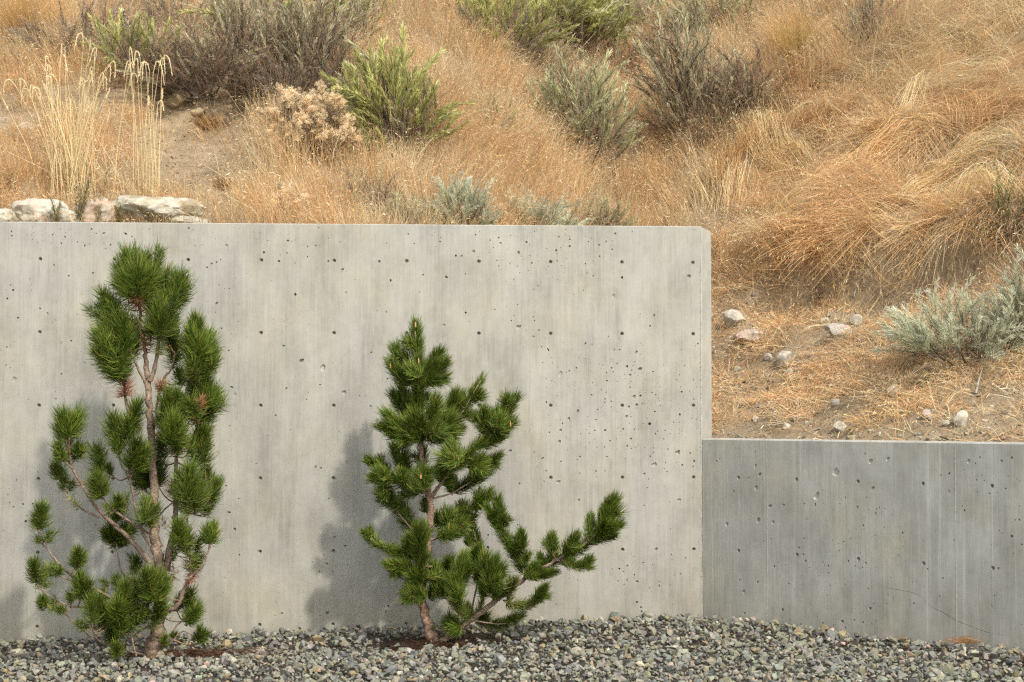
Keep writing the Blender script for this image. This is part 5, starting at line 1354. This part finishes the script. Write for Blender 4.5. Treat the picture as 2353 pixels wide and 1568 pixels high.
# fine bunchgrasses that stand apart as clumps
def bunch(label, px_, py_, w, h, n, cols, seed, stiff=0.3):
    r = np.random.default_rng(seed); B = hit(px_, py_); s = B.y / FPX
    a = r.uniform(0, 6.283, n); q = r.random(n)
    d = nrm(np.stack([np.cos(a) * q * w / h * 0.6, np.sin(a) * q * w / h * 0.5 - 0.15, np.ones(n)], -1))
    l = h * s * r.uniform(0.55, 1.15, n)[:, None]
    p0 = np.stack([np.cos(a), np.sin(a), np.zeros(n)], -1) * (0.07 * r.random((n, 1)))
    P = np.stack([p0, p0 + d * l * 0.4, p0 + d * l * 0.75 + nrm(d * [1, 1, 0]) * l * 0.05, p0 + d * l + nrm(d * [1, 1, 0]) * l * 0.18 - np.array([0, 0, stiff]) * l * 0.3], 1)
    W = np.tile(np.array([0.0016, 0.0015, 0.0012, 0.0005]), (n, 1))
    V, F, C = ribbons(P, W, perp(d, r), np.array(cols)[r.integers(0, len(cols), n)] * r.uniform(0.8, 1.2, (n, 1)))
    tag(mobj("bunchgrass", raw_mesh("bunchgrass", V, F, M_GRASS, C), None, B), label, "bunchgrass", "bunchgrass clumps on the slope")
TAN = [(0.58, 0.38, 0.15), (0.62, 0.44, 0.2), (0.5, 0.3, 0.1)]
bunch("golden bunchgrass in the upper left corner", 55, 100, 260, 130, 900, TAN, 1)
bunch("upright bunchgrass with an ochre base near the top right", 1832, 165, 180, 140, 800, [(0.52, 0.34, 0.11), (0.6, 0.45, 0.2), (0.45, 0.33, 0.13)], 2)
bunch("low reddish grass tuft on the bare soil bank", 478, 305, 110, 45, 420, [(0.40, 0.22, 0.10), (0.46, 0.28, 0.13)], 3, 0.8)
bunch("small brown tuft at the edge of the bare soil, lower on the slope", 515, 440, 80, 45, 260, [(0.3, 0.19, 0.1), (0.42, 0.26, 0.13)], 4, 0.8)

# tall rye with nodding heads
def rye(label, px_, py_, stalks, seed):
    r = np.random.default_rng(seed); B = hit(px_, py_); Y = B.y
    root = tag(empty("tall_grass", B), label, "tall grass", "tall grasses with nodding heads behind the boulders")
    b0 = np.array(B[:])
    for (bx, by, tx, ty, nod, hl) in stalks:
        dy = r.normal(0, 0.07)
        p0 = np.array(at(bx, by, Y + dy)[:]); p0[2] = float(hill(p0[0], p0[1])) - 0.02
        p3 = np.array(at(tx, ty, Y + dy - 0.05 + r.normal(0, 0.05))[:])
        p1 = p0 * 0.55 + p3 * 0.45 + np.array([(p0[0] - p3[0]) * 0.12, 0, 0.03])
        path = catmull([p0, p1, p3], 6)
        V, F = tube_arrays(path, np.linspace(0.0032, 0.0019, len(path)), 4)
        c = np.array([0.80, 0.68, 0.40]) * r.uniform(0.85, 1.08)
        so = mobj("stalk", raw_mesh("stalk", V - b0, F, M_GRASS, np.tile(c, (len(V), 1))), root)
        if hl:
            T = nrm(path[-1] - path[-2]); s = Y / FPX; l = hl * s
            if nod: nod = nod * r.uniform(0.35, 1.1) * (1 if r.random() < 0.85 else -1)
            hp = [p3 - T * l * 0.1, p3 + T * l * r.uniform(0.2, 0.5) + np.array([nod * l * 0.15, 0, 0]), p3 + T * l * 0.45 + np.array([nod * l * 0.42, -0.01, -l * 0.1]), p3 + T * l * 0.25 + np.array([nod * l * 0.58, -0.01, -l * 0.45]), p3 + np.array([nod * l * 0.66, -0.01, -l * 0.62])]
            hp = catmull(hp, 4) if nod else catmull([p3, p3 + T * l * 0.5, p3 + T * l], 5)
            m = 110
            HV = shoot_needles(hp, 0.022, m, r, np.array([(0.82, 0.72, 0.46), (0.84, 0.77, 0.54), (0.76, 0.64, 0.38)]), 32, 12, 0.05, 0.0012, 0.4, 0.0)
            TV, TF = tube_arrays(hp, np.concatenate([np.linspace(0.002, 0.0048, len(hp) // 2), np.linspace(0.0048, 0.0012, len(hp) - len(hp) // 2)]), 5)
            V, F, C = join([HV, (TV, TF, np.tile(np.array([[0.80, 0.70, 0.44]]), (len(TV), 1)))])
            mobj("seed_head", raw_mesh("seed_head", V - b0, F, M_GRASS, C), so)
r5 = np.random.default_rng(55)
H1 = [(60, 195, -1, 34), (38, 200, -1, 40), (82, 205, -1, 26), (92, 205, -1, 26), (108, 203, -1, 28), (120, 190, -1, 34), (118, 160, -1, 30), (137, 140, 1, 34), (140, 125, 0, 26), (150, 145, 0, 34), (154, 165, 0, 40), (130, 178, -1, 32), (112, 135, -1, 28),
      (195, 200, -1, 30), (205, 175, 1, 34), (213, 172, 1, 34), (228, 180, 1, 34), (232, 190, 1, 30), (240, 165, 1, 36), (247, 160, 1, 36), (222, 130, 1, 34), (192, 95, -1, 34), (205, 112, 0, 22), (217, 150, 0, 26), (190, 190, -1, 24), (70, 215, -1, 30), (20, 250, 0, 34)]
st = [(150 + (tx - 150) * 0.30 + r5.normal(0, 16), 466 + r5.uniform(-4, 6), tx, ty + r5.normal(0, 3), nod, hl) for tx, ty, nod, hl in H1]
st += [(172 + r5.normal(0, 24), 468, 172 + r5.normal(0, 38), r5.uniform(190, 290), 0, 0 if r5.random() < .6 else 26) for _ in range(52)]
st += [(250, 468, 235, 330, 0, 0), (285, 470, 225, 320, 0, 0), (180, 440, 20, 350, 0, 0), (200, 440, 290, 350, 0, 0)]
rye("straw-coloured tall grass clump fanning out behind the left boulders", 175, 468, st, 51)
H2 = [(298, 130, 1, 40), (322, 132, 1, 34), (308, 155, -1, 38), (336, 160, -1, 34), (344, 160, 1, 44), (352, 165, 1, 48), (366, 150, 1, 40), (372, 148, 1, 40), (300, 165, 0, 26), (316, 180, -1, 26), (362, 240, 1, 20), (372, 230, 0, 22), (342, 245, 0, 22), (335, 300, 0, 22), (360, 275, 0, 22)]
st = [(338 + (tx - 338) * 0.45 + r5.normal(0, 9), 462 + r5.uniform(-4, 6), tx, ty, nod, hl) for tx, ty, nod, hl in H2]
st += [(350 + r5.normal(0, 12), 464, 350 + r5.normal(0, 12), r5.uniform(230, 340), 0, 0) for _ in range(10)]
st += [(258, 470, 305, 150, 1, 38), (262, 470, 292, 175, 0, 24)]
rye("narrower straw-coloured tall grass clump behind the largest cream boulder", 340, 464, st, 52)

# ------------------------------------------------------------------ boulders and stones
def rock(name, label, cat, px_, py_, w, h, cols, seed, sub=3, group=None, sink=0.55, cut=9, f=None, Yf=None, rough=0.13, rot=0.0):
    """an angular stone: a sphere cut by random planes, roughened; w, h in the picture, py_ is its foot"""
    r = np.random.default_rng(seed)
    B = hit(px_, py_, f) if Yf is None else at(px_, py_, Yf)
    if name == 'boulder': w = w * 1.2; h = h * 0.86
    s = B.y / FPX; rx, rz = w * s / 2, h * s / 2
    bm = bmesh.new(); bmesh.ops.create_icosphere(bm, subdivisions=sub, radius=1.0)
    planes = [(nrm(r.normal(size=3)), r.uniform(0.66, 0.92) if name == 'boulder' else r.uniform(0.52, 0.86)) for _ in range(cut)]
    V = np.array([v.co[:] for v in bm.verts])
    for nn, d in planes:
        e = V @ nn - d; V = V - np.maximum(e, 0)[:, None] * nn * 0.93
    off = r.uniform(0, 50, 3)
    nz = np.array([mnoise.fractal(Vector(p * 1.6 + off), 0.9, 2.1, 5) for p in V])
    nz2 = np.array([mnoise.ridged_multi_fractal(Vector(p * 1.1 - off), 0.9, 2.2, 4, 0.9, 2.0) for p in V]) if sub > 3 else 0
    V = V * (1 + rough * nz + 0.05 * nz2)[:, None]
    V = V * np.array([rx, rx * 0.75, rz])
    cR, sR = math.cos(rot), math.sin(rot)
    V = np.stack([cR * V[:, 0] - sR * V[:, 2], V[:, 1], sR * V[:, 0] + cR * V[:, 2]], -1)
    V[:, 2] += rz * (1 - sink) * 0.98
    F = np.array([[v.index for v in fc.verts] for fc in bm.faces]); bm.free()
    cn = np.array([0.5 + 0.9 * mnoise.fractal(Vector(p / max(rx, 1e-3) * 1.3 + off * 1.7), 0.8, 2.0, 5) for p in V])
    cols = np.array(cols); ii = np.clip(cn * (len(cols) - 1), 0, len(cols) - 1.001); a = ii.astype(int); fr = (ii - a)[:, None]
    C = cols[a] * (1 - fr) + cols[a + 1] * fr
    o = mobj(name, raw_mesh(name, V, F, M_ROCK, C, sub > 2), None, B)
    if sub > 2:
        o.data.set_sharp_from_angle(angle=math.radians(28))
    return tag(o, label, cat, group)
M_ROCK = stone_mat("pale_rock", 14, 0.22, 0.6, 0.02)
CREAM = [(0.26, 0.215, 0.14), (0.38, 0.345, 0.255), (0.42, 0.40, 0.335), (0.30, 0.29, 0.24), (0.40, 0.31, 0.19)]
PINK = [(0.34, 0.24, 0.17), (0.42, 0.34, 0.26), (0.40, 0.29, 0.21), (0.38, 0.35, 0.28)]
YW = lambda px_: 16.0 + (((px_ - 1176.5) / FPX * 16.0) - CORNER[0]) * 0.07
G_B = "boulders lined up behind the tall wall"
rock("boulder", "white boulder cut off by the left border", "boulder", 2, 522, 66, 56, CREAM, 1, 5, G_B, 0.1, 9, None, YW(2) + 0.62)
rock("boulder", "cream boulder with a pink stain, second from the left border", "boulder", 92, 526, 112, 88, [(0.38, 0.345, 0.255), (0.42, 0.40, 0.335), (0.46, 0.34, 0.27), (0.42, 0.40, 0.335), (0.40, 0.38, 0.32)], 12, 5, G_B, 0.1, 11, None, YW(98) + 0.66)
rock("boulder", "low pale rock wedged between the pink-stained and the pinkish boulder", "boulder", 160, 524, 70, 56, CREAM, 3, 5, G_B, 0.1, 9, None, YW(160) + 0.55)
rock("boulder", "pinkish boulder behind the weed stems", "boulder", 212, 526, 92, 92, PINK, 4, 5, G_B, 0.1, 9, None, YW(215) + 0.60)
rock("boulder", "largest boulder, long and cream, last in the row on the wall top", "boulder", 358, 530, 172, 106, CREAM, 8, 5, G_B, 0.1, 13, None, YW(345) + 0.70, 0.17, -0.05)
rock("boulder", "thin flat cream rock at the right end of the largest boulder", "boulder", 425, 528, 100, 46, CREAM, 6, 5, G_B, 0.1, 9, None, YW(425) + 0.62, 0.12, -0.08)
PALE = [(0.28, 0.25, 0.195), (0.38, 0.355, 0.30), (0.43, 0.405, 0.345), (0.33, 0.29, 0.225)]
GREYR = [(0.30, 0.28, 0.25), (0.38, 0.36, 0.33), (0.34, 0.29, 0.26)]
G_S = "pale stones on the slope above the low wall"
for k, (px_, py_, w, h, c, lab) in enumerate([
    (1690, 748, 58, 46, PALE, "blocky white stone beside the end of the tall wall"),
    (1804, 838, 50, 42, PALE, "egg-shaped white stone below the blocky white stone"),
    (2057, 910, 38, 32, [(0.5, 0.38, 0.27), (0.58, 0.47, 0.36), (0.6, 0.52, 0.42)], "round peach stone left of the dark green leaves"),
    (1928, 991, 36, 30, PALE, "small cream stone lying just above the low wall"),
    (2208, 980, 48, 46, PALE, "upright white stone on bare soil under the large sagebrush"),
    (2174, 978, 20, 18, PALE, "pebble with a dark side next to the upright white stone"),
    (1968, 745, 30, 28, PALE, "pale stone half hidden in reddish grass mid-slope"),
    (2131, 963, 30, 26, GREYR, "bluish grey stone on the bare soil"),
    (1925, 770, 66, 36, GREYR, "flat grey-brown stone sunk in the grass mid-slope"),
    (1730, 790, 90, 42, [(0.36, 0.3, 0.25), (0.44, 0.38, 0.32), (0.36, 0.26, 0.22)], "wide mauve-grey stone under the blocky white stone"),
    (1815, 862, 20, 20, PALE, "pebble right under the egg-shaped white stone"),
    (1765, 829, 22, 18, GREYR, "small grey stone left of the egg-shaped stone"),
    (1806, 985, 24, 20, PALE, "pale pebble on the soil left of the small cream stone"),
    (1920, 935, 24, 18, GREYR, "grey pebble among the scree above the small cream stone"),
    (1450, 382, 22, 12, PALE, "tiny white stone in the grass under the rounded bush"),
    (412, 250, 70, 50, [(0.32, 0.24, 0.14), (0.4, 0.31, 0.19), (0.3, 0.22, 0.13)], "tan rock showing in the soil bank"),
    (560, 250, 44, 26, [(0.36, 0.29, 0.19), (0.46, 0.38, 0.27)], "light slab jutting from the soil bank"),
    (500, 232, 60, 34, [(0.26, 0.195, 0.115), (0.34, 0.265, 0.165), (0.24, 0.175, 0.105)], "crumbling tan clod under the lip of the soil bank"),
    (640, 238, 80, 40, [(0.27, 0.205, 0.125), (0.36, 0.28, 0.175), (0.25, 0.185, 0.11)], "broad earthen block below the dark brush on the bank"),
    (455, 265, 44, 24, [(0.29, 0.22, 0.135), (0.38, 0.30, 0.19)], "small earthy stone right of the tan rock in the bank"),
    (575, 300, 34, 16, [(0.36, 0.29, 0.19), (0.45, 0.37, 0.26)], "thin flake of stone on the bare soil below the bank"),
    (62, 300, 40, 26, GREYR, "grey stone in the grass at the far left"),
]):
    rock("stone", lab, "stone", px_, py_, w, h, c, 40 + k, 3, G_S if px_ > 1600 else "stones in the soil of the hillside", 0.5, 8)

# loose scree and clods on the bare soil
rs = np.random.default_rng(71)
x_ = rs.uniform(-5.5, 6.5, 60000); y_ = rs.uniform(13.2, 22, 60000)
toe = np.where(x_ < CORNER[0], 16.0 + (x_ - CORNER[0]) * 0.07 + 0.34, 16.0 - (x_ - CORNER[0]) * 1.02 + 0.38)
z_ = hill(x_, y_); pxs, pys, _ = proj(np.stack([x_, y_, z_], -1))
den = (1 - bare_at(pxs, pys)); den = np.where(pys > 640, np.maximum(den, 0.6), den * 0.8)
kk = (y_ > toe) & (pxs > -100) & (pxs < 2480) & (pys < 1045) & (rs.random(60000) < den * 0.9)
x_, y_, z_, pys = x_[kk], y_[kk], z_[kk], pys[kk]
sz = np.clip(0.009 * np.exp(rs.normal(0, 0.62, len(x_))), 0.004, 0.05)
sz = np.where(pys > 640, sz * 1.35, sz)
cl = np.where((pys > 640)[:, None], palette(len(x_), [(0.40, 0.36, 0.29), (0.30, 0.29, 0.27), (0.48, 0.45, 0.39), (0.33, 0.26, 0.19)], [4, 3, 2, 3], rs), palette(len(x_), [(0.34, 0.26, 0.165), (0.42, 0.33, 0.22), (0.27, 0.2, 0.125)], [3, 2, 2], rs))
V, F, C = scatter_stones(np.stack([x_, y_, z_], -1), sz, hull_variants(14, 10, (0.5, 0.85), 8), cl, rs)
tag(mobj("scree", raw_mesh("scree", V, F, M_GRAVEL, C)), "loose small stones and clods on the bare soil of the slope", "scree", kind='stuff')

# ------------------------------------------------------------------ small plants and dead wood
def broadleaf(label, px_, py_, size, n, seed):
    r = np.random.default_rng(seed); B = hit(px_, py_); root = tag(empty("leafy_plant", B), label, "plant")
    s = B.y / FPX * size
    for k in range(n):
        a = 2.4 * k + r.uniform(-.3, .3); el = r.uniform(0.25, 1.0)
        d = np.array([math.cos(a) * math.cos(el), math.sin(a) * math.cos(el), math.sin(el)]); sd = nrm(np.cross(d, [0, 0, 1])); up = np.cross(sd, d)
        l = s * r.uniform(0.6, 1.0)
        V = []; F = []
        for j in range(6):
            t = j / 5; w = l * 0.19 * math.sin(math.pi * min(t * 0.92 + 0.06, 1)) ** 0.8
            c = d * l * t - np.array([0, 0, 1]) * l * 0.28 * t * t
            V += [c - sd * w + up * w * 0.3, c, c + sd * w + up * w * 0.3]
            if j:
                q = (j - 1) * 3
                F += [(q, q + 1, q + 4, q + 3), (q + 1, q + 2, q + 5, q + 4)]
        c = np.array([0.05, 0.105, 0.03]) * r.uniform(0.7, 1.3)
        mobj("leaf", raw_mesh("leaf", V, F, M_SAGE, np.tile(c, (len(V), 1)), True), root)
broadleaf("dark green broad-leaved plant right of the round peach stone", 2120, 890, 36, 13, 5)

def stems_weed(label, px_, py_, h, seed, n=5, Yoff=0.45):
    """upright branching weed rising from between the boulders"""
    r = np.random.default_rng(seed); B = at(px_, py_, YW(px_) + Yoff); s = B.y / FPX
    root = tag(empty("weed", B), label, "weed", "weeds sprouting between the boulders")
    st = []; lv = []
    for k in range(n):
        hh = h * s * r.uniform(0.55, 1.0); a = r.uniform(0, 6.283)
        end = np.array([math.cos(a) * 0.22 * hh, math.sin(a) * 0.15 * hh, hh])
        path = catmull([np.zeros(3), end * 0.5 + r.normal(0, 0.02, 3) * hh, end], 5)
        st.append(tube_arrays(path, np.linspace(0.003, 0.001, len(path)), 4))
        lv.append(shoot_needles(path, 0.055, 60, r, np.array([(0.13, 0.16, 0.05), (0.22, 0.20, 0.08), (0.3, 0.22, 0.1)]), 70, 30, 0.1, 0.0016, 0.3, 0.2))
    V, F, _ = join(st); mobj("stem", raw_mesh("stem", V, F, M_TWIG, bark_cols(len(V), r, (0.22, 0.17, 0.09))), root)
    V, F, C = join(lv); mobj("foliage", raw_mesh("foliage", V, F, M_SAGE, C), root)
stems_weed("brownish branching weed between the pink-stained and pinkish boulders", 180, 520, 150, 3, 8)
stems_weed("tall thin weed stem in front of the pinkish boulder", 228, 520, 150, 4, 3)
stems_weed("short green weed before the left end of the largest boulder", 275, 520, 50, 5, 6, 0.4)
stems_weed("low green weed along the foot of the largest boulder", 345, 520, 42, 6, 8, 0.4)
stems_weed("sparse weed on the pink-stained boulder's right side", 130, 518, 60, 7, 4, 0.4)

def deadwood(label, paths, r0, seed, col=(0.22, 0.19, 0.16)):
    r = np.random.default_rng(seed)
    B = hit(*paths[0][0][:2]); root = tag(empty("dead_branch", B), label, "branch"); b0 = np.array(B[:])
    for pth in paths:
        P = []
        for k, q in enumerate(pth):
            h = hit(q[0], q[1]); P.append(np.array(h[:]) + np.array([0, -0.06 - q[2] * 0.6, q[2]]) if len(q) > 2 else np.array(h[:]) + np.array([0, -0.05, 0.04]))
        path = catmull(P, 5); V, F = tube_arrays(path, np.linspace(r0, r0 * 0.3, len(path)), 5)
        mobj("limb", raw_mesh("limb", V - b0, F, M_TWIG, bark_cols(len(V), r, col), True), root)
deadwood("thin dark dead branch curving through the grass at the top", [[(975, 52), (985, 28), (1010, 14), (1055, 8), (1075, 0)], [(985, 28), (978, 20), (980, 8)]], 0.010, 1, (0.07, 0.055, 0.045))
deadwood("heap of broken grey twigs in the grass at the top", [[(880, 95), (920, 80), (985, 72)], [(890, 75), (930, 88), (980, 82)], [(900, 60), (940, 70), (990, 62)], [(885, 85), (930, 68), (960, 50)], [(910, 95), (950, 85), (1000, 90)], [(900, 70), (915, 90), (925, 105)], [(930, 60), (955, 80), (975, 100)]], 0.007, 2)
deadwood("bleached branch lying under the brown dried shrub", [[(345, 95), (380, 125), (420, 150), (450, 175)], [(352, 108), (395, 140), (440, 178)], [(380, 120), (420, 135), (450, 150)]], 0.008, 3, (0.36, 0.31, 0.25))
deadwood("grey root sticking out of the soil bank", [[(600, 185), (625, 175), (645, 168), (680, 160)], [(590, 170), (620, 165), (660, 160)], [(640, 170), (632, 190)]], 0.011, 4, (0.27, 0.23, 0.19))
deadwood("weathered stick standing in the soil under the large sagebrush", [[(2238, 905, 0.0), (2243, 893, 0.05), (2249, 882, 0.11)]], 0.012, 5, (0.36, 0.33, 0.29))
deadwood("dark crooked branch among grass near the top right", [[(1935, 60), (1955, 40), (1985, 28), (2010, 5)], [(1955, 40), (1950, 25), (1942, 12)], [(1975, 32), (1990, 40), (2005, 36)]], 0.008, 6, (0.10, 0.085, 0.07))
deadwood("pale arching dead stem in the grass right of the rounded bush", [[(1420, 335, .05), (1450, 318, .12), (1500, 312, .16), (1560, 318, .12), (1620, 340, .05)]], 0.004, 7, (0.5, 0.42, 0.28))
